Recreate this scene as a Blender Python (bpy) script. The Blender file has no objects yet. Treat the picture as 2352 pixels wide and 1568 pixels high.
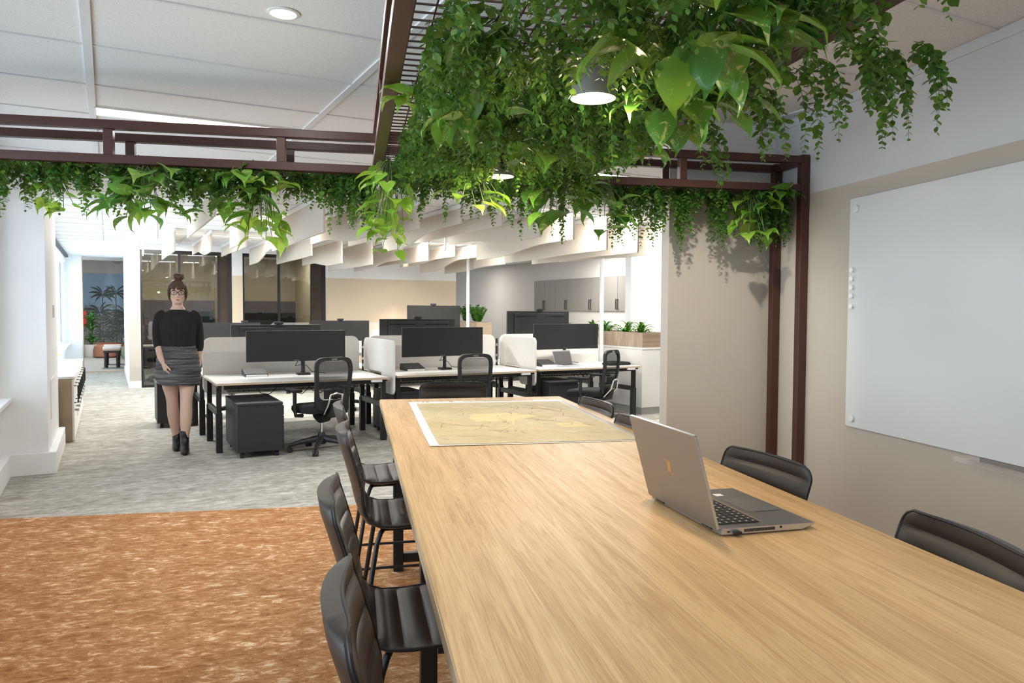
import bpy, bmesh, math, random
import numpy as np
from mathutils import Matrix, Vector
random.seed(7); rng = np.random.default_rng(7)
S = bpy.context.scene
COL = S.collection
PI = math.pi
R_ = math.radians
# ------------------------------------------------------------------ camera, world, light, exposure
H = 1.43
PITCH, ROLL, YAW = R_(2.3347), R_(.308), R_(11.785)
D = R_(28.21) - YAW                  # the office grid is turned by D against the meeting corner's walls
def cam_axes():
    Fv = Vector((0, math.cos(PITCH), -math.sin(PITCH))); r = Vector((1, 0, 0)); u = Vector((0, math.sin(PITCH), math.cos(PITCH)))
    c, s = math.cos(ROLL), math.sin(ROLL)
    M = Matrix.Rotation(-YAW, 3, 'Z')
    return M @ Fv, M @ (c*r + s*u), M @ (-s*r + c*u)
cd = bpy.data.cameras.new('camera'); cam = bpy.data.objects.new('camera', cd); COL.objects.link(cam)
cF, cR, cU = cam_axes()
cam.matrix_world = Matrix(((cR.x, cU.x, -cF.x, 0), (cR.y, cU.y, -cF.y, 0), (cR.z, cU.z, -cF.z, H), (0, 0, 0, 1)))
cd.sensor_width = 36; cd.lens = 1732.87/2352*36; cd.clip_start = .05; cd.clip_end = 200
S.camera = cam
S.view_settings.view_transform = 'Standard'; S.view_settings.look = 'None'
S.view_settings.exposure = 0.0; S.view_settings.gamma = 1; S.view_settings.use_curve_mapping = False
w = bpy.data.worlds.new('world'); S.world = w; w.use_nodes = True
bg = w.node_tree.nodes['Background']; bg.inputs[0].default_value = (.80, .91, 1, 1); bg.inputs[1].default_value = 2.2
def W(p):                            # office grid -> world
    c, s = math.cos(D), math.sin(D)
    return (c*p[0] - s*p[1], s*p[0] + c*p[1], p[2])
def area(name, loc, size, sizey, power, col, rot=(0, 0, 0), B=True, spread=180):
    l = bpy.data.lights.new(name, 'AREA'); l.shape = 'RECTANGLE'; l.size = size; l.size_y = sizey; l.energy = power; l.color = col
    l.spread = R_(spread)
    o = bpy.data.objects.new(name, l); COL.objects.link(o); o.location = W(loc) if B else loc
    o.rotation_euler = rot if not B else (rot[0], rot[1], rot[2] + D)
    return o
COOL = (.80, .91, 1); NEUT = (1, .965, .91); WARM = (1, .80, .52)
# daylight outside the window wall (the sky beyond the glass)
area('daylight', (-1.35, 4.2, 1.6), 6.4, 2.2, 105, COOL, (R_(90), 0, R_(-90)))
area('daylight', (-1.35, 14.3, 1.6), 9.5, 2.2, 330, COOL, (R_(90), 0, R_(-90)))
# ------------------------------------------------------------------ materials
MATS = {}
def mat(name, col, rough=.5, metal=0, spec=.5, coat=0, build=None):
    if name in MATS: return MATS[name]
    m = bpy.data.materials.new(name); m.use_nodes = True
    nt = m.node_tree; b = nt.nodes['Principled BSDF']
    b.inputs['Base Color'].default_value = (*col, 1); b.inputs['Roughness'].default_value = rough
    b.inputs['Metallic'].default_value = metal; b.inputs['Specular IOR Level'].default_value = spec
    b.inputs['Coat Weight'].default_value = coat
    if build: build(nt, b)
    MATS[name] = m
    return m
def N(nt, t, **kw):
    n = nt.nodes.new(t)
    for k, v in kw.items(): setattr(n, k, v)
    return n
def coords(nt, scale=(1, 1, 1), rot=(0, 0, 0)):
    tc = N(nt, 'ShaderNodeTexCoord'); mp = N(nt, 'ShaderNodeMapping')
    mp.inputs['Scale'].default_value = scale; mp.inputs['Rotation'].default_value = rot
    nt.links.new(tc.outputs['Object'], mp.inputs['Vector']); return mp.outputs[0]
def noise(nt, vec, scale, detail=4, rough=.55, dist=0):
    n = N(nt, 'ShaderNodeTexNoise'); n.inputs['Scale'].default_value = scale; n.inputs['Detail'].default_value = detail
    n.inputs['Roughness'].default_value = rough; n.inputs['Distortion'].default_value = dist
    if vec is not None: nt.links.new(vec, n.inputs['Vector'])
    return n.outputs['Fac']
def ramp(nt, fac, stops):
    r = N(nt, 'ShaderNodeValToRGB'); e = r.color_ramp.elements
    while len(e) < len(stops): e.new(.5)
    for q, (p, c) in zip(e, stops): q.position = p; q.color = (*c, 1)
    nt.links.new(fac, r.inputs[0]); return r.outputs[0]
def mix(nt, fac, a, b, mode='MIX'):
    m = N(nt, 'ShaderNodeMix', data_type='RGBA', blend_type=mode)
    for i, v in ((0, fac), (6, a), (7, b)):
        if isinstance(v, (int, float)): m.inputs[i].default_value = v
        elif isinstance(v, tuple): m.inputs[i].default_value = (*v, 1)
        else: nt.links.new(v, m.inputs[i])
    return m.outputs[2]
def math_(nt, op, a, b=None):
    m = N(nt, 'ShaderNodeMath', operation=op)
    for i, v in ((0, a), (1, b)):
        if v is None: continue
        if isinstance(v, (int, float)): m.inputs[i].default_value = v
        else: nt.links.new(v, m.inputs[i])
    return m.outputs[0]
def bump(nt, b, h, strength=.3, dist=.002):
    n = N(nt, 'ShaderNodeBump'); n.inputs['Strength'].default_value = strength; n.inputs['Distance'].default_value = dist
    nt.links.new(h, n.inputs['Height']); nt.links.new(n.outputs[0], b.inputs['Normal'])
def mottled(c1, c2, scale, vscale=(1, 1, 1), bs=0, bd=.001, lo=.35, hi=.65):
    def f(nt, b):
        v = coords(nt, vscale); n = noise(nt, v, scale)
        nt.links.new(ramp(nt, n, [(lo, c1), (hi, c2)]), b.inputs['Base Color'])
        if bs: bump(nt, b, n, bs, bd)
    return f
M_white = mat('white_paint', (.84, .84, .84), .55, build=mottled((.83, .83, .83), (.86, .86, .86), 3))
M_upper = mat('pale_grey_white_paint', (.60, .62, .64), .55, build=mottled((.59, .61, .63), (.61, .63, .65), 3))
M_beige = mat('beige_paint', (.50, .455, .39), .6, build=mottled((.49, .445, .38), (.51, .465, .40), 2))
M_beige2 = mat('warm_beige_paint', (.72, .60, .46), .6, build=mottled((.71, .59, .45), (.73, .61, .47), 2))
M_grey = mat('grey_paint', (.62, .59, .56), .6, build=mottled((.61, .58, .55), (.63, .60, .57), 2))
M_olive = mat('olive_paint', (.40, .35, .24), .6, build=mottled((.39, .34, .23), (.41, .36, .25), 2))
M_felt_dark = mat('dark_acoustic_felt', (.12, .10, .105), .9, build=mottled((.09, .075, .08), (.17, .145, .15), 90))
def b_ceiling(nt, b):
    v = coords(nt); n = noise(nt, v, 170, 2, .6); n2 = noise(nt, v, 45, 3, .6)
    c = mix(nt, ramp(nt, n, [(.60, (0, 0, 0)), (.68, (1, 1, 1))]), (.80, .81, .81), (.50, .50, .50))
    c = mix(nt, .10, c, ramp(nt, n2, [(.3, (.6, .6, .6)), (.7, (1, 1, 1))]))
    nt.links.new(c, b.inputs['Base Color']); bump(nt, b, n, .15, .002)
M_ceil = mat('ceiling_tile', (.8, .8, .8), .8, spec=.2, build=b_ceiling)
M_grid = mat('ceiling_grid_white', (.72, .73, .74), .5)
def b_carpet(nt, b):
    v = coords(nt, (1, 2.1, 1), (0, 0, R_(4)))
    n1 = noise(nt, v, 9, 6, .7, .6); n2 = noise(nt, coords(nt, (1, 2.6, 1)), 2.2, 3, .6); n3 = noise(nt, coords(nt), 320, 2, .6)
    f = math_(nt, 'ADD', math_(nt, 'MULTIPLY', n1, .7), math_(nt, 'MULTIPLY', n2, .3))
    c = ramp(nt, f, [(.32, (.20, .185, .15)), (.47, (.33, .315, .275)), (.56, (.43, .415, .375)), (.66, (.60, .58, .53))])
    c = mix(nt, .35, c, ramp(nt, n3, [(.3, (.2, .2, .2)), (.7, (1, 1, 1))]), 'SOFT_LIGHT')
    nt.links.new(c, b.inputs['Base Color']); bump(nt, b, n3, .4, .003)
M_carpet = mat('grey_loop_carpet', (.4, .39, .36), .95, spec=.1, build=b_carpet)
def b_rust(nt, b):
    v = coords(nt, (1, 2.2, 1), (0, 0, R_(-12)))
    n1 = noise(nt, v, 15, 8, .72, .7); n2 = noise(nt, coords(nt, (1, 1.6, 1)), 5, 4, .65); n3 = noise(nt, coords(nt), 380, 2, .6)
    f = math_(nt, 'ADD', math_(nt, 'MULTIPLY', n1, .72), math_(nt, 'MULTIPLY', n2, .28))
    c = ramp(nt, f, [(.34, (.21, .083, .030)), (.46, (.34, .155, .063)), (.53, (.42, .21, .095)), (.575, (.58, .36, .20)), (.66, (.78, .63, .46))])
    c = mix(nt, .4, c, ramp(nt, n3, [(.3, (.15, .15, .15)), (.7, (1, 1, 1))]), 'SOFT_LIGHT')
    nt.links.new(c, b.inputs['Base Color']); bump(nt, b, n3, .4, .003)
M_rust = mat('rust_loop_carpet', (.4, .2, .1), .95, spec=.1, build=b_rust)
def wood(cdark, clight, plank, along=1, scale=1., rough=.4, tint=.35):
    def f(nt, b):
        tc = N(nt, 'ShaderNodeTexCoord'); sp = N(nt, 'ShaderNodeSeparateXYZ'); nt.links.new(tc.outputs['Object'], sp.inputs[0])
        ax, lx = sp.outputs[0 if along == 1 else 1], sp.outputs[along]
        pid = math_(nt, 'FLOOR', math_(nt, 'DIVIDE', ax, plank))
        wn = N(nt, 'ShaderNodeTexWhiteNoise', noise_dimensions='1D'); nt.links.new(pid, wn.inputs['W'])
        cb = N(nt, 'ShaderNodeCombineXYZ')
        nt.links.new(math_(nt, 'MULTIPLY', ax, 1), cb.inputs[0])
        nt.links.new(math_(nt, 'ADD', math_(nt, 'MULTIPLY', lx, .05), math_(nt, 'MULTIPLY', wn.outputs[0], 7)), cb.inputs[1])
        nt.links.new(math_(nt, 'MULTIPLY', wn.outputs[0], 31), cb.inputs[2])
        n1 = noise(nt, cb.outputs[0], 22*scale, 4, .55, 1.2)
        cb2 = N(nt, 'ShaderNodeCombineXYZ'); nt.links.new(ax, cb2.inputs[0]); nt.links.new(math_(nt, 'MULTIPLY', lx, .02), cb2.inputs[1]); nt.links.new(wn.outputs[0], cb2.inputs[2])
        n2 = noise(nt, cb2.outputs[0], 260*scale, 4, .7)
        wv = math_(nt, 'SINE', math_(nt, 'MULTIPLY', n1, 58))
        g = math_(nt, 'ADD', math_(nt, 'ADD', math_(nt, 'MULTIPLY', n1, .52), math_(nt, 'MULTIPLY', n2, .48)), math_(nt, 'MULTIPLY', wv, .035))
        c = ramp(nt, g, [(.33, cdark), (.62, clight)])
        t = ramp(nt, wn.outputs[0], [(0, (.80, .78, .74)), (1, (1.0, 1.0, 1.0))])
        c = mix(nt, tint, c, t, 'MULTIPLY')
        fr = math_(nt, 'FRACT', math_(nt, 'DIVIDE', ax, plank))
        ln = math_(nt, 'LESS_THAN', fr, .03)
        c = mix(nt, math_(nt, 'MULTIPLY', ln, .22), c, (.80, .62, .40))
        nt.links.new(c, b.inputs['Base Color'])
        nt.links.new(ramp(nt, g, [(.3, (rough+.1,)*3), (.7, (rough-.04,)*3)]), b.inputs['Roughness'])
        bump(nt, b, n2, .05, .001)
    return f
M_oak = mat('light_oak_laminate', (.6, .42, .24), .46, spec=.28, build=wood((.47, .275, .122), (.70, .465, .235), .118, rough=.46, tint=.6))
M_oakedge = mat('table_edge_band', (.46, .33, .2), .5)
M_wood2 = mat('grey_oak_laminate', (.3, .22, .16), .5, build=wood((.20, .14, .095), (.36, .27, .20), .3, 2, 1.2, .5))
M_wood3 = mat('pale_striped_timber', (.42, .33, .25), .5, build=wood((.28, .20, .145), (.52, .41, .32), .09, 2, 1.6, .5, .8))
M_wood4 = mat('honey_timber', (.6, .4, .2), .5, build=wood((.42, .25, .12), (.65, .45, .25), .2, 2, 1, .5))
M_brown = mat('brown_powder_coat', (.058, .0175, .0125), .42, build=mottled((.055, .017, .012), (.062, .019, .0135), 250, bs=.05))
M_wire = mat('brown_wire', (.05, .02, .016), .5)
def b_leather(nt, b):
    v = coords(nt); n = N(nt, 'ShaderNodeTexVoronoi'); n.inputs['Scale'].default_value = 420; nt.links.new(v, n.inputs['Vector'])
    bump(nt, b, n.outputs['Distance'], .12, .0008)
M_leather = mat('black_faux_leather', (.030, .0225, .018), .42, spec=.45, build=b_leather)
M_piping = mat('black_piping', (.012, .011, .011), .5)
M_black = mat('black_powder_coat', (.012, .012, .013), .45)
M_blackp = mat('black_plastic', (.016, .016, .018), .5)
M_screen = mat('dark_screen', (.017, .017, .018), .40, spec=.6)
M_char = mat('charcoal_steel', (.022, .022, .024), .5, build=mottled((.021, .021, .023), (.025, .025, .027), 200, bs=.03))
M_fab = mat('black_seat_fabric', (.012, .012, .013), .95)
M_chrome = mat('chrome', (.75, .75, .75), .12, 1)
M_steel = mat('brushed_steel', (.5, .5, .5), .3, 1)
M_desk = mat('white_desk_laminate', (.80, .79, .77), .38)
M_edge = mat('pale_timber_edge', (.56, .44, .31), .5)
M_felt = mat('oatmeal_felt', (.79, .765, .72), .95, spec=.1, build=mottled((.74, .715, .67), (.84, .815, .77), 160))
M_feltedge = mat('white_felt_edge', (.78, .77, .75), .9)
M_baf = mat('cream_acoustic_felt', (.56, .50, .43), .95, spec=.1, build=mottled((.52, .46, .39), (.60, .54, .47), 120))
M_rail = mat('white_rail', (.8, .8, .8), .4)
M_alu = mat('grey_aluminium', (.30, .295, .30), .38, .85)
M_alul = mat('bright_aluminium_edge', (.60, .62, .66), .3, .8)
M_key = mat('laptop_key', (.02, .02, .02), .5)
M_keyl = mat('key_legend', (.55, .55, .55), .5)
M_gold = mat('gold_emblem', (.52, .31, .13), .35, .6)
M_pad = mat('touchpad', (.24, .235, .24), .3, .5)
M_board = mat('white_glass_board', (.70, .725, .74), .16, spec=.5)
M_boardedge = mat('glass_edge', (.62, .72, .72), .2)
M_acryl = mat('clear_acrylic', (.9, .92, .93), .08, spec=.6)
M_paper = mat('white_paper', (.86, .85, .82), .7)
M_pot = mat('pale_concrete', (.62, .60, .57), .8)
M_soil = mat('soil', (.02, .014, .01), 1)
M_terra = mat('terracotta_fabric', (.33, .15, .085), .9)
M_green = mat('sage_fabric', (.22, .32, .22), .9)
M_cush = mat('cream_cushion', (.78, .74, .68), .9)
M_duct = mat('silver_duct', (.55, .52, .46), .35, .7)
M_floor2 = mat('breakout_vinyl', (.38, .39, .39), .5, build=wood((.30, .31, .31), (.46, .47, .47), .18, 2, .6, .45))
M_cup = mat('taupe_cupboard', (.26, .245, .225), .5)
M_groove = mat('cupboard_shadow_gap', (.10, .095, .09), .8)
M_doorb = mat('dark_brown_door', (.040, .023, .015), .5, build=wood((.028, .016, .011), (.05, .03, .02), .3, 2, .6, .5))
M_note = mat('yellow_note', (.8, .75, .2), .7)
M_stem = mat('vine_stem', (.10, .16, .045), .6)
M_red = mat('red_cloth', (.5, .03, .02), .7)
def emis(name, col, s):
    if name in MATS: return MATS[name]
    m = bpy.data.materials.new(name); m.use_nodes = True; nt = m.node_tree
    e = N(nt, 'ShaderNodeEmission'); e.inputs[0].default_value = (*col, 1); e.inputs[1].default_value = s
    nt.links.new(e.outputs[0], nt.nodes['Material Output'].inputs[0]); MATS[name] = m; return m
M_led = emis('led_diffuser', (1, .97, .93), 3.2)
M_bulb = emis('warm_bulb', (1, .88, .66), 14)
def glass(name, tint, refl):
    m = bpy.data.materials.new(name); m.use_nodes = True; nt = m.node_tree
    t = N(nt, 'ShaderNodeBsdfTransparent'); t.inputs[0].default_value = (*tint, 1)
    g = N(nt, 'ShaderNodeBsdfGlossy'); g.inputs['Roughness'].default_value = .01; g.inputs[0].default_value = (.9, .95, 1, 1)
    lw = N(nt, 'ShaderNodeFresnel'); lw.inputs[0].default_value = refl
    mx = N(nt, 'ShaderNodeMixShader'); nt.links.new(lw.outputs[0], mx.inputs[0]); nt.links.new(t.outputs[0], mx.inputs[1]); nt.links.new(g.outputs[0], mx.inputs[2])
    nt.links.new(mx.outputs[0], nt.nodes['Material Output'].inputs[0]); return m
M_pane = glass('window_glass', (.97, .99, 1), 1.3)
M_tint = glass('meeting_room_glass', (.72, .72, .70), 1.75)
M_lens = glass('spectacle_lens', (.95, .95, .95), 1.25)
def b_mesh(nt, b): b.inputs['Alpha'].default_value = .72
M_mesh = mat('black_chair_mesh', (.012, .012, .013), .8, build=b_mesh)
M_clip = mat('acrylic_screen', (.85, .85, .85), .1, build=lambda nt, b: setattr(b.inputs['Alpha'], 'default_value', .12))
def leafmat(name, stops, rough=.35, trans=.3, var=None):
    m = bpy.data.materials.new(name); m.use_nodes = True; nt = m.node_tree; b = nt.nodes['Principled BSDF']
    g = N(nt, 'ShaderNodeNewGeometry')
    c = ramp(nt, g.outputs['Random Per Island'], stops)
    if var:
        n = noise(nt, coords(nt), var[0], 5, .65, 1.2)
        f = ramp(nt, n, [(var[1], (0, 0, 0)), (var[2], (1, 1, 1))])
        c = mix(nt, f, c, var[3])
    nt.links.new(c, b.inputs['Base Color']); b.inputs['Roughness'].default_value = rough; b.inputs['Specular IOR Level'].default_value = .4
    t = N(nt, 'ShaderNodeBsdfTranslucent'); nt.links.new(mix(nt, .5, c, (.35, .5, .05)), t.inputs[0])
    mx = N(nt, 'ShaderNodeMixShader'); mx.inputs[0].default_value = trans
    nt.links.new(b.outputs[0], mx.inputs[1]); nt.links.new(t.outputs[0], mx.inputs[2])
    nt.links.new(mx.outputs[0], nt.nodes['Material Output'].inputs[0]); return m
M_leaf = leafmat('small_vine_leaf', [(0, (.030, .105, .022)), (.5, (.055, .165, .030)), (.85, (.095, .23, .04)), (1, (.17, .30, .05))])
M_fern = leafmat('fine_fern_leaf', [(0, (.030, .115, .022)), (.6, (.06, .175, .03)), (1, (.13, .26, .045))])
M_pothos = leafmat('variegated_pothos_leaf', [(0, (.045, .175, .035)), (.5, (.085, .26, .035)), (1, (.20, .40, .05))], .3, .28, (24, .56, .66, (.48, .56, .22)))
M_lime = leafmat('lime_pothos_leaf', [(0, (.12, .34, .03)), (.5, (.24, .46, .05)), (1, (.38, .58, .08))], .3, .32, (24, .56, .66, (.55, .64, .25)))
M_plant = leafmat('planter_leaf', [(0, (.02, .11, .015)), (.6, (.05, .20, .03)), (1, (.12, .32, .06))], .35, .2)
M_skin = mat('skin', (.66, .44, .34), .5, build=lambda nt, b: setattr(b.inputs['Subsurface Weight'], 'default_value', .0))
M_hair = mat('brown_hair', (.055, .026, .014), .5, build=mottled((.03, .014, .008), (.11, .052, .026), 60, (1, 1, .25), .5, .004))
M_knit = mat('black_knit', (.009, .009, .011), .9, build=mottled((.008, .008, .010), (.012, .012, .014), 150, bs=.2))
def b_skirt(nt, b):
    tc = N(nt, 'ShaderNodeTexCoord'); sp = N(nt, 'ShaderNodeSeparateXYZ'); nt.links.new(tc.outputs['Object'], sp.inputs[0])
    cb = N(nt, 'ShaderNodeCombineXYZ'); nt.links.new(math_(nt, 'MULTIPLY', sp.outputs[2], 1), cb.inputs[2]); nt.links.new(math_(nt, 'MULTIPLY', sp.outputs[0], .05), cb.inputs[0])
    n = noise(nt, cb.outputs[0], 55, 3, .6); n2 = noise(nt, coords(nt, (1, 1, 3)), 160, 2)
    c = ramp(nt, n, [(.38, (.03, .03, .034)), (.52, (.085, .085, .09)), (.62, (.16, .16, .165))])
    nt.links.new(mix(nt, .4, c, ramp(nt, n2, [(.3, (.2, .2, .2)), (.7, (1, 1, 1))]), 'SOFT_LIGHT'), b.inputs['Base Color'])
M_skirt = mat('grey_ruched_knit', (.09, .09, .095), .9, build=b_skirt)
M_boot = mat('black_boot_leather', (.010, .010, .011), .3)
M_lip = mat('lips', (.42, .14, .11), .45)
M_eye = mat('eye_white', (.6, .6, .6), .3)
M_iris = mat('eye_iris', (.03, .03, .03), .2)
# ------------------------------------------------------------------ mesh helpers
class MB:
    def __init__(s): s.v = []; s.f = []; s.m = []
    def add(s, vs, fs, mi=0):
        o = len(s.v); s.v += [tuple(map(float, p)) for p in vs]; s.f += [tuple(i + o for i in q) for q in fs]; s.m += [mi]*len(fs); return s
    def bb(s, x0, x1, y0, y1, z0, z1, mi=0):
        return s.add([(x0, y0, z0), (x1, y0, z0), (x1, y1, z0), (x0, y1, z0), (x0, y0, z1), (x1, y0, z1), (x1, y1, z1), (x0, y1, z1)],
                     [(0, 3, 2, 1), (4, 5, 6, 7), (0, 1, 5, 4), (1, 2, 6, 5), (2, 3, 7, 6), (3, 0, 4, 7)], mi)
    def obox(s, M, sx, sy, sz, mi=0):
        vs = [M @ Vector((a*sx/2, b*sy/2, c*sz/2)) for c in (-1, 1) for a, b in ((-1, -1), (1, -1), (1, 1), (-1, 1))]
        return s.add(vs, [(0, 3, 2, 1), (4, 5, 6, 7), (0, 1, 5, 4), (1, 2, 6, 5), (2, 3, 7, 6), (3, 0, 4, 7)], mi)
    def tube(s, pts, r, n=8, cap=True, closed=False, mi=0, flat=1.0):
        pts = [Vector(p) for p in pts]; k = len(pts); rs = r if isinstance(r, (list, tuple)) else [r]*k
        up = None; rings = []
        for i, p in enumerate(pts):
            if closed: t = pts[(i+1) % k] - pts[i-1]
            else: t = pts[min(i+1, k-1)] - pts[max(i-1, 0)]
            t = t.normalized() if t.length > 1e-9 else Vector((0, 0, 1))
            if up is None: up = Vector((0, 0, 1)) if abs(t.z) < .9 else Vector((0, 1, 0))
            a = t.cross(up); a = a.normalized() if a.length > 1e-6 else Vector((1, 0, 0)); b = a.cross(t).normalized(); up = b
            rings.append([p + (a*math.cos(2*PI*j/n) + b*flat*math.sin(2*PI*j/n))*rs[i] for j in range(n)])
        vs = [q for R in rings for q in R]; fs = []
        for i in range(k if closed else k-1):
            i2 = (i+1) % k
            for j in range(n): fs.append((i*n+j, i*n+(j+1) % n, i2*n+(j+1) % n, i2*n+j))
        if cap and not closed: fs += [tuple(range(n))[::-1], tuple((k-1)*n+j for j in range(n))]
        return s.add(vs, fs, mi)
    def cyl(s, p0, p1, r0, r1=None, n=16, mi=0): return s.tube([p0, p1], [r0, r1 if r1 is not None else r0], n, mi=mi)
    def lathe(s, prof, c=(0, 0, 0), n=24, mi=0, hollow=False):
        vs = [(c[0]+r*math.cos(2*PI*j/n), c[1]+r*math.sin(2*PI*j/n), c[2]+z) for r, z in prof for j in range(n)]; fs = []
        for i in range(len(prof)-1):
            for j in range(n): fs.append((i*n+j, i*n+(j+1) % n, (i+1)*n+(j+1) % n, (i+1)*n+j))
        if hollow:
            k = (len(prof)-1)*n
            for j in range(n): fs.append((k+j, k+(j+1) % n, (j+1) % n, j))
        else: fs += [tuple(range(n))[::-1], tuple((len(prof)-1)*n+j for j in range(n))]
        return s.add(vs, fs, mi)
    def loft(s, rings, cap=True, mi=0):
        n = len(rings[0]); vs = [q for R in rings for q in R]; fs = []
        for i in range(len(rings)-1):
            for j in range(n): fs.append((i*n+j, i*n+(j+1) % n, (i+1)*n+(j+1) % n, (i+1)*n+j))
        if cap: fs += [tuple(range(n))[::-1], tuple((len(rings)-1)*n+j for j in range(n))]
        return s.add(vs, fs, mi)
    def prism(s, poly, axis, a, b, mi=0):                # poly of 2D points, extruded along axis from a to b
        def P(u, v, t): return {'x': (t, u, v), 'y': (u, t, v), 'z': (u, v, t)}[axis]
        n = len(poly); vs = [P(u, v, a) for u, v in poly] + [P(u, v, b) for u, v in poly]
        fs = [tuple(range(n))[::-1], tuple(range(n, 2*n))] + [(i, (i+1) % n, n+(i+1) % n, n+i) for i in range(n)]
        return s.add(vs, fs, mi)
    def ell(s, c, rx, ry, rz, n=16, k=10, mi=0):
        prof = [(math.sin(PI*(i+.001)/(k+.002)), -math.cos(PI*(i+.001)/(k+.002))) for i in range(k+1)]
        vs = [(c[0]+rx*r*math.cos(2*PI*j/n), c[1]+ry*r*math.sin(2*PI*j/n), c[2]+rz*z) for r, z in prof for j in range(n)]; fs = []
        for i in range(k):
            for j in range(n): fs.append((i*n+j, i*n+(j+1) % n, (i+1)*n+(j+1) % n, (i+1)*n+j))
        fs += [tuple(range(n))[::-1], tuple(k*n+j for j in range(n))]
        return s.add(vs, fs, mi)
    def build(s, name, m, parent=None, smooth=False, bevel=0, seg=2, recalc=True):
        me = bpy.data.meshes.new(name); me.from_pydata(s.v, [], s.f); ms = m if isinstance(m, (list, tuple)) else [m]
        for q in ms: me.materials.append(q)
        if len(ms) > 1: me.polygons.foreach_set('material_index', s.m)
        if recalc:
            b = bmesh.new(); b.from_mesh(me); bmesh.ops.recalc_face_normals(b, faces=b.faces); b.to_mesh(me); b.free()
        if smooth:
            me.polygons.foreach_set('use_smooth', [True]*len(me.polygons))
            if smooth != 'all': me.set_sharp_from_angle(angle=R_(40))
        me.update()
        o = bpy.data.objects.new(name, me); COL.objects.link(o)
        if parent: o.parent = parent
        if bevel:
            md = o.modifiers.new('bevel', 'BEVEL'); md.width = bevel; md.segments = seg; md.limit_method = 'ANGLE'
        return o
def raw_mesh(name, V, Fc, m, parent=None, smooth=True):      # big leaf meshes from arrays
    me = bpy.data.meshes.new(name); me.from_pydata(V.tolist(), [], Fc.tolist()); me.materials.append(m)
    if smooth: me.polygons.foreach_set('use_smooth', [True]*len(me.polygons))
    o = bpy.data.objects.new(name, me); COL.objects.link(o)
    if parent: o.parent = parent
    return o
def tag(o, label=None, cat=None, group=None, kind=None):
    if label: o['label'] = label
    if cat: o['category'] = cat
    if group: o['group'] = group
    if kind: o['kind'] = kind
    return o
def thing(name, label, cat, loc=(0, 0, 0), rz=0, group=None, B=False):
    o = bpy.data.objects.new(name, None); COL.objects.link(o); o.empty_display_size = .1
    o.location = W(loc) if B else loc; o.rotation_euler = (0, 0, rz + (D if B else 0))
    return tag(o, label, cat, group)
def struct(name, mb, m, B=True, parent=None, **kw):
    o = mb.build(name, m, parent, **kw)
    if parent is None:
        o['kind'] = 'structure'
        if B: o.rotation_euler = (0, 0, D)
    return o
def dup(root, loc, rz, label, group=None, B=False):
    def cp(o, par):
        c = o.copy(); COL.objects.link(c)
        if par is not None: c.parent = par
        for ch in list(o.children): cp(ch, c)
        return c
    r = cp(root, None); r.location = W(loc) if B else loc; r.rotation_euler = (0, 0, rz + (D if B else 0)); r['label'] = label
    if group: r['group'] = group
    return r
def rrect(w, h, r, n=5, cx=0, cy=0, corners=(1, 1, 1, 1)):
    P = []
    for k, (sx, sy, a0) in enumerate(((1, -1, -90), (1, 1, 0), (-1, 1, 90), (-1, -1, 180))):
        if not corners[k]: P.append((cx+sx*w/2, cy+sy*h/2)); continue
        for i in range(n+1):
            a = R_(a0 + 90*i/n); P.append((cx+sx*(w/2-r)+r*math.cos(a), cy+sy*(h/2-r)+r*math.sin(a)))
    return P
# ------------------------------------------------------------------ the setting
CH = 2.6
YN = 4.36                                   # front face of the short wall return
# floor: grey carpet office floor with the rust inlay in the meeting corner
f = MB(); f.bb(-.80, 11, -6, 19.5, -.1, 0); struct('floor', f, M_carpet)
# rust inlay follows the meeting corner (world frame), thin laid carpet
r = MB(); c1 = [(-2.55, 5.66), (2.6, 5.52), (2.6, -3.2), (.15, -3.2)]
r.prism(c1, 'z', 0, .004); struct('floor_rust_carpet', r, M_rust, B=False)
f = MB(); f.bb(-3, 6, 19.5, 27.2, -.1, 0.0); struct('floor_breakout', f, M_floor2)
f = MB(); f.bb(-.48, .46, 19.44, 19.62, 0, .006); struct('trim_threshold', f, M_wood4)
f = MB(); f.bb(-.80, 11, -6, 21, CH, CH+.1); struct('ceiling', f, M_ceil)
g = MB()
for k in range(-1, 10):
    x = -.06 + 1.21*k; g.bb(x-.019, x+.019, -4, 19.4, CH-.008, CH+.002)
for k in range(-11, 24):
    y = 3.882 + .678*k; g.bb(-.78, 11, y-.009, y+.009, CH-.006, CH+.002)
struct('trim_ceiling_grid', g, M_grid)
# right wall of the meeting corner (world frame) : beige below, white above
g = MB(); g.bb(2.6, 2.72, -3.2, YN, 0, 2.12); struct('wall_right', g, M_beige, B=False)
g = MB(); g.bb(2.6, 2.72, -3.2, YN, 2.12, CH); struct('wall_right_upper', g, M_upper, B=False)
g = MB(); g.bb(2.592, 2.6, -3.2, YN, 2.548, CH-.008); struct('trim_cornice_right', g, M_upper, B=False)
g = MB(); g.bb(1.89, 2.6, YN, YN+.11, 0, 2.12); struct('wall_return', g, M_beige, B=False)
g = MB(); g.bb(1.89, 2.6, YN, YN+.11, 2.12, CH); struct('wall_return_upper', g, M_white, B=False)
g = MB(); g.bb(-.2, 2.72, -3.32, -3.2, 0, CH); struct('wall_back', g, M_white, B=False)
g = MB(); g.bb(2.588, 2.6, -3.2, YN, 0, .1); struct('baseboard_right', g, M_beige, B=False)
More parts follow.
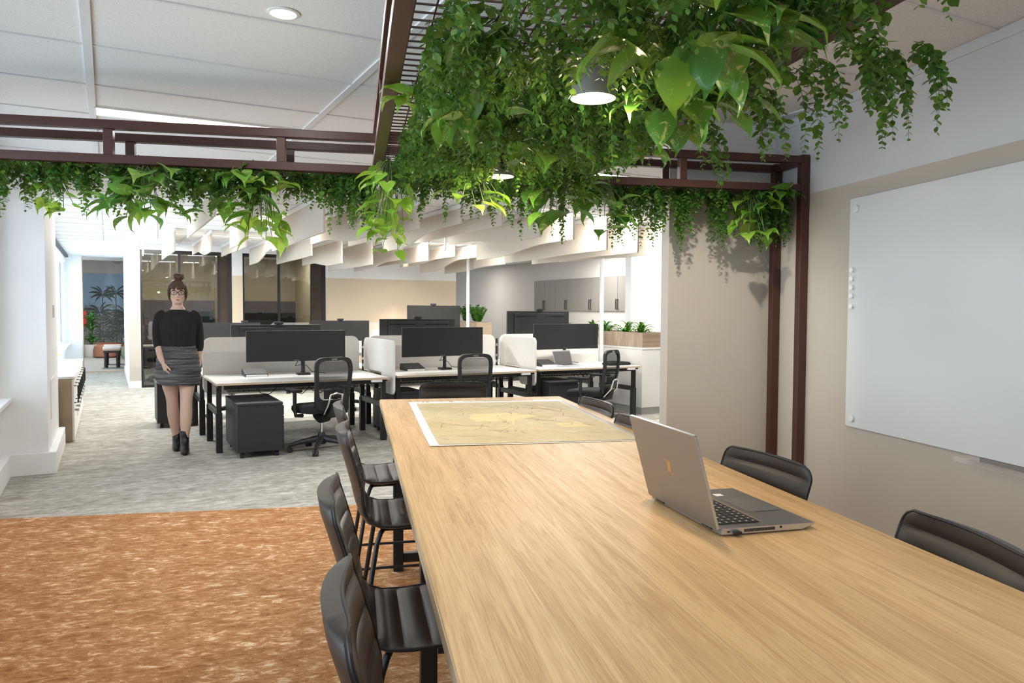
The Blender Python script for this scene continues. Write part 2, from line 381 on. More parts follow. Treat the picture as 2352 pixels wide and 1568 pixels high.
# window wall on the left of the office grid
def window_wall(y0, y1, n, z0, z1, idx):
    g = MB(); g.bb(-.92, -.80, y0, y1, 0, z0); g.bb(-.92, -.80, y0, y1, z1, CH)
    L = (y1-y0)/n
    for k in range(n+1): g.bb(-.92, -.80, max(y0, y0+k*L-.05), min(y1, y0+k*L+.05), z0, z1)
    struct('wall_left' + ('_far' if idx > 4 else ''), g, M_white)
    g = MB(); g.bb(-.86, -.72, y0, y1, z0-.02, z0+.012); struct('trim_sill_%d' % idx, g, M_white)
    for k in range(n):
        a, b = y0+k*L+.05, y0+(k+1)*L-.05
        q = MB()
        for yy in (a, b-.04): q.bb(-.89, -.84, yy, yy+.04, z0, z1)
        for zz in (z0, z1-.04): q.bb(-.89, -.84, a+.04, b-.04, zz, zz+.04)
        fr = struct('window_%d' % (idx+k), q, M_white)
        p = MB(); p.bb(-.868, -.862, a+.04, b-.04, z0+.04, z1-.04); p.build('pane', M_pane, fr)
window_wall(-3.6, 7.62, 4, .66, 2.45, 1)
window_wall(9.2, 19.4, 4, .66, 2.45, 5)
g = MB(); g.bb(-.92, -.465, 7.62, 9.22, 0, CH); struct('wall_column', g, M_white)
g = MB(); g.bb(-.80, -.405, 7.575, 7.62, 0, .19); g.bb(-.465, -.405, 7.62, 9.15, 0, .19)
struct('baseboard_column', g, M_white, bevel=.006)
g = MB(); g.bb(-.80, -.735, -3.6, 7.575, 0, .19); struct('baseboard_left', g, M_white, bevel=.006)
g = MB(); g.bb(-.465, -.458, 8.0, 8.5, .42, .78); struct('trim_access_panel', g, M_white, bevel=.003)
g = MB(); g.bb(-.465, -.452, 8.55, 8.63, 1.34, 1.46); tag(struct('light_switch', g, M_rail, bevel=.003), 'small white switch plate high on the left column', 'switch', kind='thing')
g = MB(); g.bb(-.80, -.74, 10.2, 19.3, CH-.05, CH-.006); struct('trim_blind_track', g, M_char)
# corridor end wall with the opening to the breakout room
g = MB(); g.bb(-.80, -.48, 19.4, 19.52, 0, CH); struct('wall_corridor_end', g, M_white)
g = MB(); g.bb(-.487, -.475, 19.38, 19.54, 0, 2.58); struct('trim_opening_jamb', g, M_wood4)
# meeting rooms: side wall, piers, glass front, inside walls
YG = 15.2
g = MB(); g.bb(.34, .46, YG+.001, 19.52, 0, CH); struct('wall_meeting_side', g, M_white)
g = MB(); g.bb(.34, .53, YG-.03, YG+.1, 0, 2.07); struct('wall_pier_left', g, M_beige)
g = MB(); g.bb(.34, .53, YG-.03, YG+.1, 2.07, CH); struct('wall_pier_left_upper', g, M_white)
g = MB(); g.bb(2.10, 2.29, YG-.03, YG+.1, 0, 2.07); struct('wall_pier_middle', g, M_beige2)
g = MB(); g.bb(2.10, 2.29, YG-.03, YG+.1, 2.07, CH); struct('wall_pier_middle_upper', g, M_white)
g = MB(); g.bb(3.885, 6.74, YG-.03, YG+.1, 0, 2.07); struct('wall_far', g, M_beige2)
g = MB(); g.bb(3.885, 6.74, YG-.03, YG+.1, 2.07, CH); struct('wall_far_upper', g, M_white)
g = MB(); g.bb(.34, .53, YG-.045, YG-.03, 0, .12); g.bb(.325, .34, YG-.045, 19.4, 0, .12); g.bb(3.885, 6.74, YG-.045, YG-.03, 0, .12); struct('baseboard_far', g, M_white)
g = MB(); g.bb(.46, 3.95, 18.3, 18.4, 1.62, CH); struct('wall_meeting_back_upper', g, M_olive)
g = MB(); g.bb(.46, 3.95, 18.27, 18.4, 0, 1.62); struct('wall_meeting_back', g, M_felt_dark)
g = MB(); g.bb(2.15, 2.25, YG+.1, 18.27, 0, CH); struct('wall_meeting_divider', g, M_olive)
g = MB(); g.bb(3.95, 4.05, YG+.1, 18.4, 0, CH); struct('wall_meeting_right', g, M_olive)
def glassfront(n, x0, xm, xd, x1):
    q = MB(); t = .035
    q.bb(x0, x0+t, YG, YG+.06, 0, 2.5); q.bb(x0+t, x1, YG, YG+.06, 2.44, 2.5); q.bb(x0+t, xd, YG, YG+.06, 0, .04)
    q.bb(xm, xm+.045, YG, YG+.06, .04, 2.44); q.bb(x1-.075, x1, YG, YG+.06, 0, 2.44); q.bb(xd-.02, xd, YG, YG+.06, 0, 2.44)
    fr = struct('window_%d' % n, q, M_black)
    p = MB(); p.bb(x0+t, xm, YG+.025, YG+.035, .04, 2.44); p.build('pane', M_tint, fr)
    p = MB(); p.bb(xm+.045, xd-.02, YG+.025, YG+.035, .04, 2.44); p.build('pane', M_tint, fr)
    d = MB(); d.bb(xd, x1-.075, YG+.012, YG+.05, .005, 2.435); dr = struct('door_%d' % (n-8), d, M_doorb)
    h = MB(); h.tube([(x1-.12, YG+.01, .98), (x1-.12, YG-.04, .98), (x1-.20, YG-.04, .98)], .009, 8); h.build('handle', M_steel, dr, True)
    g = MB(); g.bb(x0, x1, YG-.02, YG+.1, 2.5, CH); struct('trim_%d' % n, g, M_white)
glassfront(9, .53, 1.16, 1.86, 2.10)
glassfront(10, 2.29, 2.95, 3.61, 3.885)
# kitchen side
g = MB(); g.bb(9.06, 9.2, 9.6, 20.6, 0, CH); struct('wall_kitchen', g, M_grey)
g = MB(); g.bb(4.05, 9.06, 20.5, 20.6, 0, CH); struct('wall_kitchen_end', g, M_grey)
g = MB(); g.bb(7.27, 10.9, 9.6, 9.75, 0, CH); struct('wall_office_right', g, M_white)
g = MB(); g.bb(10.9, 11, -3, 9.75, 0, CH); struct('wall_office_far_right', g, M_white)
g = MB(); g.bb(3.8, 11, -1.6, -1.5, 0, CH); struct('wall_neighbour', g, M_white)
# breakout room shell
g = MB(); g.bb(-3, 6, 27, 27.2, 0, 3.6); struct('wall_breakout_back', g, M_grey)
g = MB(); g.bb(-3.1, -3, 19.5, 27.2, 0, 3.6); struct('wall_breakout_left', g, M_white)
g = MB(); g.bb(6, 6.1, 19.5, 27.2, 0, 3.6); struct('wall_breakout_right', g, M_white)
g = MB(); g.bb(-3, 6, 21, 27.2, 3.5, 3.6); struct('ceiling_breakout', g, M_pot)
g = MB(); g.bb(-3, 6, 19.52, 19.6, CH, 3.6); struct('wall_breakout_bulkhead', g, M_white)
# ------------------------------------------------------------------ ceiling lights
def downlight(loc, label, power, B=True, r=.052, warm=NEUT, spot=False):
    t = thing('ceiling_downlight', label, 'light', loc, 0, 'recessed round downlights', B)
    m = MB(); m.lathe([(r, .0), (r+.012, -.001), (r+.012, -.004), (r, -.007), (r-.002, -.004), (r-.002, 0)], (0, 0, 0), 28, hollow=True); m.build('rim', M_rail, t, True)
    m = MB(); m.lathe([(r-.002, -.003), (.001, -.0035)], (0, 0, 0), 28); m.build('diffuser', M_led, t)
    l = bpy.data.lights.new('lamp', 'SPOT' if spot else 'AREA'); l.energy = power; l.color = warm
    if spot: l.spot_size = R_(75); l.spot_blend = .6; l.shadow_soft_size = .03
    else: l.shape = 'DISK'; l.size = r*2
    o = bpy.data.objects.new('lamp', l); COL.objects.link(o); o.parent = t; o.location = (0, 0, -.012)
    return t
downlight((.63, 3.10, CH), 'round ceiling downlight above the dark red-brown frame, beside the hanging greenery', 9)
downlight((.6, .4, CH), 'round ceiling downlight behind the viewpoint, near the windows', 9)
downlight((2.6, -1.2, CH), 'round ceiling downlight behind the viewpoint, near the whiteboard wall', 5)
dW = lambda x, y: (math.cos(D)*x+math.sin(D)*y, -math.sin(D)*x+math.cos(D)*y, CH)
downlight(dW(1.9, .5), 'round ceiling downlight over the near end of the oak table', 7)
gd = downlight(dW(1.34, 2.75), 'added unseen fill spot above the right flank of the canopy, aimed at the beige wall return', 165, spot=True, warm=(1, .92, .80))  # added spot, hidden above the leaves, to brighten the wall return
for c_ in gd.children:
    if c_.type == 'LIGHT':
        c_.data.spot_size = R_(58); c_.data.spot_blend = .9
        c_.rotation_euler = (Matrix.Rotation(-D, 3, 'Z') @ (Vector((2.10, 4.36, 1.15)) - Vector((1.34, 2.75, CH)))).to_track_quat('-Z', 'Y').to_euler()
downlight((2.95, 13.35, CH), 'round ceiling downlight washing the left of two brightly lit far baffles', 22, spot=True, warm=(1, .86, .66))
downlight((3.47, 13.35, CH), 'round ceiling downlight washing the right of two brightly lit far baffles', 22, spot=True, warm=(1, .86, .66))
downlight((5.3, 14.4, CH), 'added fill downlight brightening the warm beige far wall', 600, spot=True, warm=(1, .86, .66))  # added lamp, lifts the brightness of the far wall
downlight((6.75, 7.75, CH), 'round ceiling downlight in front of the white planter cabinet', 34)
downlight((7.6, 8.9, CH), 'added fill downlight washing the white wall behind the planter', 60)  # extra lamp added so the white wall comes out bright
def panel(loc, L, w_, label, power, group='recessed light panels'):
    t = thing('ceiling_light', label, 'light', loc, 0, group, True)
    m = MB(); e = .012
    for a in (-1, 1):
        m.bb(-L/2, L/2, a*w_/2-e/2, a*w_/2+e/2, -.012, 0); m.bb(a*L/2-e/2, a*L/2+e/2, -w_/2+e/2, w_/2-e/2, -.012, 0)
    m.build('frame', M_rail, t)
    m = MB(); m.bb(-L/2+e/2, L/2-e/2, -w_/2+e/2, w_/2-e/2, -.008, -.001); m.build('diffuser', M_led, t)
    l = bpy.data.lights.new('lamp', 'AREA'); l.shape = 'RECTANGLE'; l.size = L-.03; l.size_y = w_-.02; l.energy = power; l.color = NEUT
    o = bpy.data.objects.new('lamp', l); COL.objects.link(o); o.parent = t; o.location = (0, 0, -.016)
panel((.54, 5.12, CH), 1.17, .20, 'wide recessed ceiling light panel just above the red-brown frame', 30)
panel((3.4, 5.4, CH), 1.17, .20, 'recessed ceiling light panel over the office beyond the table end', 55)
for x, y, L, lab, p in ((1.1, 10.05, 2.36, 'linear ceiling light nearest the left column, under the hanging leaves', 82),
                        (1.1, 12.75, 2.36, 'linear ceiling light in the middle of the three by the windows', 82),
                        (.45, 14.7, 1.1, 'linear ceiling light closest to the glass meeting room, by the corridor', 50),
                        (5.3, 7.66, 1.75, 'linear ceiling light touching the near ends of the right-hand baffles', 90),
                        (5.25, 12.22, 1.2, 'linear ceiling light touching the near ends of the far right baffles', 115),
                        (3.3, 10.9, 1.2, 'linear ceiling light between the two rows of baffles', 105),
                        (8.0, 12.5, 1.2, 'added linear fill light in front of the kitchen cupboards', 75),  # added to light up the grey kitchen wall
                        (7.7, 17.6, 1.2, 'added linear fill light at the far end of the kitchen', 42),  # added where the far stretch of grey wall was too dark
                        (1.4, 16.9, 1.2, 'added linear fill light inside the left glass meeting room', 40),  # added fill for the left room's interior
                        (3.1, 16.9, 1.2, 'added linear fill light inside the right glass meeting room', 40)):  # added fill for the right room's interior
    panel((x, y, CH), L, .07, lab, p, 'slim linear ceiling lights')
downlight((0, 23, 3.5), 'round downlight in the breakout room ceiling beyond the corridor', 150, r=.1)
for loc, L_, lab in (((.546, 9.96), .30, 'white sprinkler drop rod nearest the left column'), ((.52, 13.5), .30, 'white sprinkler drop rod in front of the glass meeting room'), ((4.66, 10.91), .22, 'white sprinkler drop rod between the baffle rows over the middle desks')):
    t = thing('ceiling_sprinkler', lab, 'sprinkler', (loc[0], loc[1], CH), 0, 'ceiling sprinklers', True)
    m = MB(); m.lathe([(.04, 0), (.04, -.01), (.016, -.014), (.016, -L_)], n=12); m.build('pipe', M_rail, t, True)
    m = MB(); m.lathe([(.008, -L_), (.008, -L_-.02), (.018, -L_-.022), (.018, -L_-.026), (.002, -L_-.028)], n=10); m.build('head', M_chrome, t, True)
m = MB(); m.lathe([(.09, 0), (.085, -.012), (.05, -.016), (.001, -.016)], n=24)
o = m.build('air_diffuser', M_rail, None, True); o.location = W((2.0, 7.3, CH)); tag(o, 'round white ceiling outlet above the nearest baffles', 'vent')
# ------------------------------------------------------------------ baffles
def baffle(x, y0, y1, zn, zf, label, group):
    t = thing('acoustic_baffle', label, 'ceiling baffle', (x, y0, 0), 0, group, True)
    L = y1-y0; n = 26; top = 2.545; th = .012; m = MB(); lo = []
    for i in range(n+1):
        u = i/n
        s = (1-math.cos(PI*min(1, max(0, (u-.25)/.5))))/2
        lo.append((u*L, zn + (zf-zn)*s))
    poly = lo + [(L, top), (0, top)]
    m.prism(poly, 'x', -th, th); m.build('panel', M_baf, t, bevel=.002, seg=1)
    m = MB(); m.bb(-.006, .006, .02, L-.02, top, top+.02); m.bb(-.012, .012, .0, L, top+.02, CH-.006); m.build('hanger_rail', M_rail, t)
NR = [(.9, 2.30, 2.31), (1.4, 2.40, 2.20), (1.92, 2.20, 2.19), (2.42, 2.20, 2.30), (2.93, 2.295, 2.30), (3.42, 2.38, 2.24), (3.92, 2.385, 2.385), (4.41, 2.28, 2.375), (4.87, 2.275, 2.18), (5.35, 2.17, 2.15), (5.82, 2.16, 2.15), (6.32, 2.17, 2.2)]
ORD = ['first', 'second', 'third', 'fourth', 'fifth', 'sixth', 'seventh', 'eighth', 'ninth', 'tenth', 'eleventh', 'twelfth']
for k, (x, a, b) in enumerate(NR):
    baffle(x, 7.55, 10.2, a, b, 'cream felt ceiling baffle, %s from the windows in the nearer row' % ORD[k], 'ceiling baffles, nearer row')
FRW = [(.875, 2.27, 2.295), (1.37, 2.28, 2.40), (1.86, 2.37, 2.385), (2.35, 2.40, 2.25), (2.84, 2.275, 2.28), (3.32, 2.175, 2.27), (3.82, 2.17, 2.18), (4.33, 2.27, 2.18), (4.81, 2.27, 2.3), (5.30, 2.36, 2.3), (5.72, 2.36, 2.2), (6.28, 2.26, 2.2)]
for k, (x, a, b) in enumerate(FRW):
    baffle(x, 11.95, 14.7, a, b, 'cream felt ceiling baffle, %s from the windows in the farther row' % ORD[k], 'ceiling baffles, farther row')
# ------------------------------------------------------------------ pergola frame (world frame)
pg = thing('pergola_frame', 'dark red-brown steel frame carrying the hanging greenery over the table', 'frame', (0, 0, 0))
def bar(name, *b, m=M_brown):
    q = MB(); q.bb(*b); return q.build(name, m, pg, bevel=.003)
T = .05
bar('post', 2.545, 2.595, 3.98, 4.03, 0, 2.345); bar('post', 2.545, 2.595, 4.27, 4.32, 0, 2.345)
for zz in (2.13, 2.295):
    nm = 'bottom_rail' if zz < 2.2 else 'top_rail'
    for y in (3.98, 4.27):
        bar(nm, -1.9, 2.545, y, y+T-.002, zz, zz+T-.008)
    bar('end_rail', 2.547, 2.593, 4.03, 4.27, zz, zz+T-.008)
for x in (.09, 1.165):
    for zz in (2.13, 2.295):
        bar('long_rail', x, x+T, .5, 3.98, zz+.001, zz+T-.009)
    for y in (.9, 1.9, 2.9): bar('upright', x+.005, x+.045, y, y+.04, 2.17, 2.295)
for y in (.5, 3.93):
    bar('cross_rail', .14, 1.165, y, y+.045, 2.296, 2.336)
for x in (-1.16, -.36, .55, 1.2, 1.81, 2.4):
    for y, dx in ((3.98, 0), (4.27, .02)):
        if x == 2.4: continue
        bar('upright', x+dx-.022, x+dx+.022, y+.004, y+.044, 2.17, 2.295)
for y in (3.98, 4.27): bar('post', -1.92, -1.87, y, y+.05, 0, 2.345)
def wire(x0, x1, y0, y1, z, st=.05):
    q = MB(); r = .0022
    k = int((x1-x0)/st)
    for i in range(k+1): x = x0+i*(x1-x0)/k; q.bb(x-r, x+r, y0, y1, z-r, z+r)
    k = max(1, int((y1-y0)/st))
    for i in range(k+1): y = y0+i*(y1-y0)/k; q.bb(x0, x1, y-r, y+r, z+r, z+3*r)
    return q
for a in ((-1.87, 2.55, 4.03, 4.27, 2.145), (.14, 1.165, .55, 3.98, 2.145)): wire(*a).build('wire_mesh', M_wire, pg)
# ------------------------------------------------------------------ foliage generator
def template(kind):
    if kind == 'small':
        v = np.array([(0, 0, 0), (-.32, .30, .03), (0, .34, -.03), (.32, .30, .03), (-.34, .62, .03), (0, .66, -.03), (.34, .62, .03), (0, 1, -.04)])
        f = [(0, 2, 1), (0, 3, 2), (1, 2, 5, 4), (2, 3, 6, 5), (4, 5, 7), (5, 6, 7)]
    elif kind == 'fern':
        v = np.array([(0, 0, 0), (-.16, .4, .03), (.16, .4, .03), (0, 1, -.08)]); f = [(0, 2, 3, 1)]
    elif kind == 'pothos':
        rows = [(-.10, .16), (0.0, .34), (.16, .43), (.36, .44), (.58, .35), (.78, .20), (.92, .08)]
        v = []
        for y, w_ in rows:
            zc = .10*math.sin(y*2.2) - .28*max(0, y-.35)**1.4
            v += [(-w_, y, zc+.16*w_), (-w_*.5, y+.02, zc+.02), (0, y+.04 if y > -.05 else .03, zc-.045), (w_*.5, y+.02, zc+.02), (w_, y, zc+.16*w_)]
        v.append((0, 1.06, -.30)); v = np.array(v); f = []
        for i in range(len(rows)-1):
            for j in range(4): a = i*5+j; f.append((a, a+1, a+6, a+5))
        b = (len(rows)-1)*5; n = len(v)-1
        f += [(b+j, b+j+1, n) for j in range(4)]
    elif kind == 'strap':
        v = []; rows = 8
        for i in range(rows+1):
            u = i/rows; w_ = .055*math.sin(PI*min(1, .12+u*.88))**.6*(1 if u < .5 else 1)
            y = u*(1-.25*u); z = .0 + u*.9 - u*u*.75
            v += [(-w_, y*.8, z+.02), (0, y*.8, z), (w_, y*.8, z+.02)]
        v = np.array(v); f = []
        for i in range(rows):
            for j in range(2): a = i*3+j; f.append((a, a+1, a+4, a+3))
    return v, f
TPL = {k: template(k) for k in ('small', 'fern', 'pothos', 'strap')}
class Leaves:
    def __init__(s): s.V = []; s.F3 = []; s.F4 = []; s.n = 0
    def add(s, kind, P, d, up, size):                    # arrays: position, direction, up hint, size
        v, f = TPL[kind]; P = np.asarray(P, float); d = np.asarray(d, float); up = np.asarray(up, float); k = len(P)
        if k == 0: return
        d = d/np.linalg.norm(d, axis=1, keepdims=True)
        x = np.cross(d, up); x /= np.linalg.norm(x, axis=1, keepdims=True)+1e-9
        z = np.cross(x, d); size = np.broadcast_to(np.asarray(size, float), (k,))[:, None, None]
        pts = P[:, None, :] + size*(v[None, :, 0:1]*x[:, None, :] + v[None, :, 1:2]*d[:, None, :] + v[None, :, 2:3]*z[:, None, :])
        off = s.n + np.arange(k)*len(v)
        for q in f: (s.F3 if len(q) == 3 else s.F4).append(off[:, None]+np.array(q)[None, :])
        s.V.append(pts.reshape(-1, 3)); s.n += k*len(v)
    def build(s, name, m, parent=None):
        V = np.concatenate(s.V); Fc = [r for a in s.F3 for r in a.tolist()] + [r for a in s.F4 for r in a.tolist()]
        me = bpy.data.meshes.new(name); me.from_pydata(V.tolist(), [], Fc); me.materials.append(m)
        me.polygons.foreach_set('use_smooth', [True]*len(me.polygons))
        o = bpy.data.objects.new(name, me); COL.objects.link(o)
        if parent: o.parent = parent
        return o
def unit(n):
    a = rng.normal(size=(n, 3)); return a/np.linalg.norm(a, axis=1, keepdims=True)
def strand_path(p0, L, out=(0, 0), curl=.03, sag=.04):
    n = max(4, int(L/.02)); pts = [np.array(p0, float)]; d = np.array([out[0], out[1], .1 if L > .15 else -.2]); a, b = rng.normal(size=2)*curl
    for i in range(n):
        u = i/n
        dd = d*(1-u)**2*1.6 + np.array([a*math.sin(u*5+b*40), b*math.cos(u*4+a*40), -1.0*min(1, .25+u*2.2)])
        pts.append(pts[-1] + dd/np.linalg.norm(dd)*L/n)
    return np.array(pts)
def vine(lv, st, p0, L, out=(0, 0), size=.024, step=.014, kind='small', r=.0012):
    P = strand_path(p0, L, out)
    if st is not None: st.tube([tuple(p) for p in P], [r*(1-.6*i/len(P)) for i in range(len(P))], 4)
    seg = np.linalg.norm(np.diff(P, axis=0), axis=1); cum = np.concatenate([[0], np.cumsum(seg)])
    t = np.arange(.01, cum[-1], step); m = len(t)
    if m < 2: return
    Q = np.stack([np.interp(t, cum, P[:, i]) for i in range(3)], 1)
    ang = rng.uniform(0, 6.28) + np.arange(m)*1.9 + rng.normal(size=m)*.5
    for s_ in (0, PI):
        d = np.stack([np.cos(ang+s_), np.sin(ang+s_), rng.uniform(-1.5, -.1, m)], 1)
        sz = size*rng.uniform(.7, 1.15, m)*np.clip(1.15-.75*(t/cum[-1])**3, .3, 1)
        up = np.stack([np.cos(ang+s_)*.9, np.sin(ang+s_)*.9, np.full(m, .55)], 1) + unit(m)*.45
        lv.add(kind, Q, d, up, sz)
def pothos(lv, st, p0, n, spread, drop, size=(.07, .11), out=(0, 0)):
    p0 = np.array(p0)
    for i in range(n):
        a = rng.uniform(0, 6.28); rr = spread*math.sqrt(rng.uniform(0, 1)); u = rng.uniform(0, 1)
        tip = p0 + np.array([math.cos(a)*rr + out[0]*u*drop, math.sin(a)*rr + out[1]*u*drop, -drop*u + rng.uniform(-.02, .02)])
        mid = (p0+tip)/2 + np.array([0, 0, .03]) + unit(1)[0]*.02
        st.tube([tuple(p0), tuple(mid), tuple(tip)], .0018, 4)
        d = np.array([[math.cos(a)*.9 + out[0]*.6, math.sin(a)*.9 + out[1]*.6, rng.uniform(-.9, .1)]]) + unit(1)*.35
        up = np.array([[out[0]*.4+math.cos(a)*.3, out[1]*.4+math.sin(a)*.3, 1]]) + unit(1)*.3
        lv.add('pothos', tip[None], d, up, rng.uniform(*size))
GV = 'trailing plants on the brown frame'
def vine_plant(label, X, Y, n, L, sx=.06, sy=.05, size=.034, out=(0, 0), name='trailing_vine', m=None, kind='small', step=.0165, z=2.15):
    t = thing(name, label, 'hanging plant', (X, Y, z), 0, GV)
    lv = Leaves(); st = MB()
    for i in range(int(n*1.6)):
        x, y = rng.uniform(-sx, sx), rng.uniform(-sy, sy)
        vine(lv, st, (x, y, rng.uniform(-.015, .01)), L*rng.uniform(.5, 1.0) if i else L, (out[0]+x*3, out[1]+y*3), size, step, kind)
    lv.build('leaves', m or M_leaf, t); st.build('stems', M_stem, t, True, recalc=False); return t
def pothos_plant(label, X, Y, n, spread, drop, size=(.07, .11), out=(0, 0), m=None, z=2.14):
    t = thing('pothos', label, 'hanging plant', (X, Y, z), 0, GV); lv = Leaves(); st = MB()
    pothos(lv, st, (0, 0, 0), int(n*1.5), spread*1.15, drop*1.25, size, out); lv.build('leaves', m or M_pothos, t); st.build('stems', M_stem, t, True, recalc=False); return t
# --- dense mats that fill the wire mesh (nobody could count these sprigs)
def mat_foliage(name, label, x0, x1, y0, y1, dens, L, kind, m, size, hole=None, step=.016, sp=.5):
    lv = Leaves(); k = int((x1-x0)*(y1-y0)*dens)
    for i in range(k):
        x, y = rng.uniform(x0, x1), rng.uniform(y0, y1)
        if hole and hole(x, y): continue
        if hole and x < .28 and rng.uniform() > .7+.3*(y > 2.9): continue
        vine(lv, None, (x, y, 2.15 - rng.uniform(-.01, .03)), L*rng.uniform(.35, 1), (rng.normal()*sp, rng.normal()*sp), size, step, kind)
    o = lv.build(name, m); tag(o, label, 'foliage', None, 'stuff'); return o
def holes(x, y):
    return (abs(x-.42) < .10 and abs(y-1.68) < .10) or (math.hypot(x-.36, y-2.35) < .10) or math.hypot(x-.64, y-2.0) < .11 or math.hypot(x-.62, y-3.24) < .10
mat_foliage('vine_foliage', 'dense mat of small-leaved greenery filling the frame above the table', .20, 1.10, 1.25, 4.0, 330, .19, 'small', M_leaf, .033, holes, .019, .25)
mat_foliage('fern_foliage', 'fine feathery fern greenery threaded through the canopy above the table', .19, 1.06, 1.3, 3.95, 300, .16, 'fern', M_fern, .036, holes, .009, .25)
mat_foliage('vine_foliage', 'dense mat of small leaves in the frame above the walking woman', -1.85, .12, 4.0, 4.29, 420, .17, 'small', M_leaf, .032, None, .018)
mat_foliage('vine_foliage', 'dense mat of small leaves in the frame end beside the grey wall', 1.2, 2.53, 4.0, 4.29, 480, .17, 'small', M_leaf, .032, None, .018)
# --- individual hanging plants, left arm of the frame
vine_plant('long small-leaved vine at the far left end of the frame, over the column', -1.62, 4.12, 14, .30, .10)
vine_plant('short bushy vine right of the far-left long vine, over the column', -1.40, 4.1, 12, .20, .09)
vine_plant('long vine hanging over the corridor, left of the first big-leaved clump', -1.20, 4.1, 13, .29, .07)
pothos_plant('variegated big-leaved pothos hanging left of the woman, over the corridor', -1.0, 4.06, 34, .16, .20, (.09, .13), (0, -.5))
pothos_plant('lime-green pothos leaves peeping out over the left column', -1.48, 4.2, 8, .08, .17, (.08, .11), (.3, 0), M_lime)
vine_plant('thin vine dangling just right of the left pothos, above the woman', -.83, 4.1, 9, .27, .05)
vine_plant('bushy vine hanging over the woman and the glass meeting room', -.62, 4.1, 16, .27, .10)
pothos_plant('lime-green pothos trailing low between two vines on the left arm', -.46, 4.06, 26, .10, .30, (.085, .12), (0, -.1), M_lime)
pothos_plant('dark pothos clump on the left arm, beside the lime trailing one', -.56, 4.05, 16, .13, .13, (.09, .125), (0, -.4))
vine_plant('bushy vine left of the canopy corner, hanging over the white baffles', -.20, 4.1, 16, .24, .10)
vine_plant('longest vine of the left arm, hanging beside the canopy corner', .0, 4.08, 15, .37, .06)
# --- right arm
for X, L_, lab in ((1.50, .36, 'leftmost long vine on the right arm, over the white wall edge'), (1.66, .35, 'second long vine from the left on the right arm'), (1.84, .36, 'third long vine on the right arm, against the beige wall'), (2.12, .36, 'slender vine left of the pothos on the right arm'), (2.44, .36, 'dense vine hanging against the rear right post')):
    vine_plant(lab, X, 4.14, 10 if X < 2.4 else 20, L_, .032 if X < 2.4 else .06, .04)
pothos_plant('lime pothos on the right arm, between two long vines', 2.27, 4.06, 16, .10, .22, (.09, .12), (0, -.3), M_lime)
pothos_plant('dark pothos clump at the right end of the right arm', 2.40, 4.02, 9, .09, .08, (.07, .10), (-.3, -.6))
pothos_plant('dark pothos clump where the right arm meets the canopy', 1.32, 4.0, 14, .12, .22, (.08, .11), (0, -.4))
# --- canopy
pothos_plant('huge glossy pothos hanging at the top of the canopy, right of the front lamp', .76, 1.62, 30, .17, .11, (.10, .14), (-.2, -.4))
pothos_plant('variegated pothos drooping on the right flank of the canopy', 1.04, 2.25, 26, .15, .07, (.08, .115), (.2, -.3))
pothos_plant('pale-streaked pothos lower on the right flank of the canopy', 1.04, 2.8, 16, .12, .08, (.075, .105), (.15, -.2))
pothos_plant('pothos leaves between the front lamp and the right flank', .92, 2.1, 18, .13, .10, (.08, .115), (0, -.4))
pothos_plant('bright pothos sprawling over the left edge rail of the canopy', .20, 2.45, 8, .07, .07, (.08, .115), (-.25, -.3), M_lime)
pothos_plant('striped pothos leaves in the middle left of the canopy', .34, 2.35, 14, .11, .12, (.08, .115), (.1, -.4))
pothos_plant('cream-variegated pothos cascading at the left rear corner of the canopy', .16, 3.62, 26, .08, .30, (.07, .095), (-.05, -.25), M_lime)
pothos_plant('lime pothos tips hanging under the left rear corner, below the cream one', .20, 3.9, 14, .07, .33, (.06, .085), (-.05, -.1), M_lime)
pothos_plant('yellow-green pothos leaves beside the rear lamp', .52, 3.5, 14, .12, .22, (.07, .10), (0, -.3), M_lime)
pothos_plant('dark pothos between the two pendant lamps', .62, 2.72, 18, .15, .14, (.08, .115), (0, -.4))
pothos_plant('pothos leaves at the rear of the canopy, right of the rear lamp', .98, 3.6, 20, .15, .22, (.08, .11), (0, -.3))
CV = [(.62, 2.28, .20, 'front lamp vine hanging right beside the glowing front lamp'), (.72, 2.42, .26, 'bright small-leaved vine hanging below the front lamp'), (.86, 2.36, .28, 'bright vine hanging lower right of the front lamp'),
      (.48, 2.55, .26, 'vine hanging left of the front lamp, lit yellow'), (.54, 3.08, .20, 'yellow-lit vine tips left of the rear lamp'), (.71, 3.2, .18, 'yellow-lit vine tips right of the rear lamp'),
      (.40, 3.8, .30, 'vine hanging from the rear left edge, over the middle baffles'), (.62, 3.92, .30, 'vine hanging behind the rear lamp, over the middle desks'), (.86, 3.9, .33, 'vine hanging over the second monitor at the canopy rear'),
      (.98, 3.95, .38, 'longest vine at the canopy rear, over the pole'), (.30, 3.0, .24, 'vine hanging inside the left rail of the canopy'), (.24, 1.9, .20, 'vine hanging near the left rail at the top of the canopy'),
      (1.27, 2.7, .30, 'fine vine trailing off the right flank, above the frame end'), (1.24, 2.25, .28, 'vine trailing off the right flank, crossing the ceiling edge'), (1.28, 2.0, .32, 'vine trailing right of the rail, above the whiteboard wall'),
      (1.38, 1.86, .30, 'longest vine at the upper right corner, against the white wall'), (1.46, 1.80, .26, 'vine at the outermost upper right corner'), (1.30, 1.78, .24, 'vine at the upper right, just past the long rail')]
for X, Y, L_, lab in CV:
    vine_plant(lab, X, Y, 8 if X < 1.2 else 4, L_, .06 if X < 1.2 else .035, .05, .033, ((.5 if X > 1.2 else 0), 0))
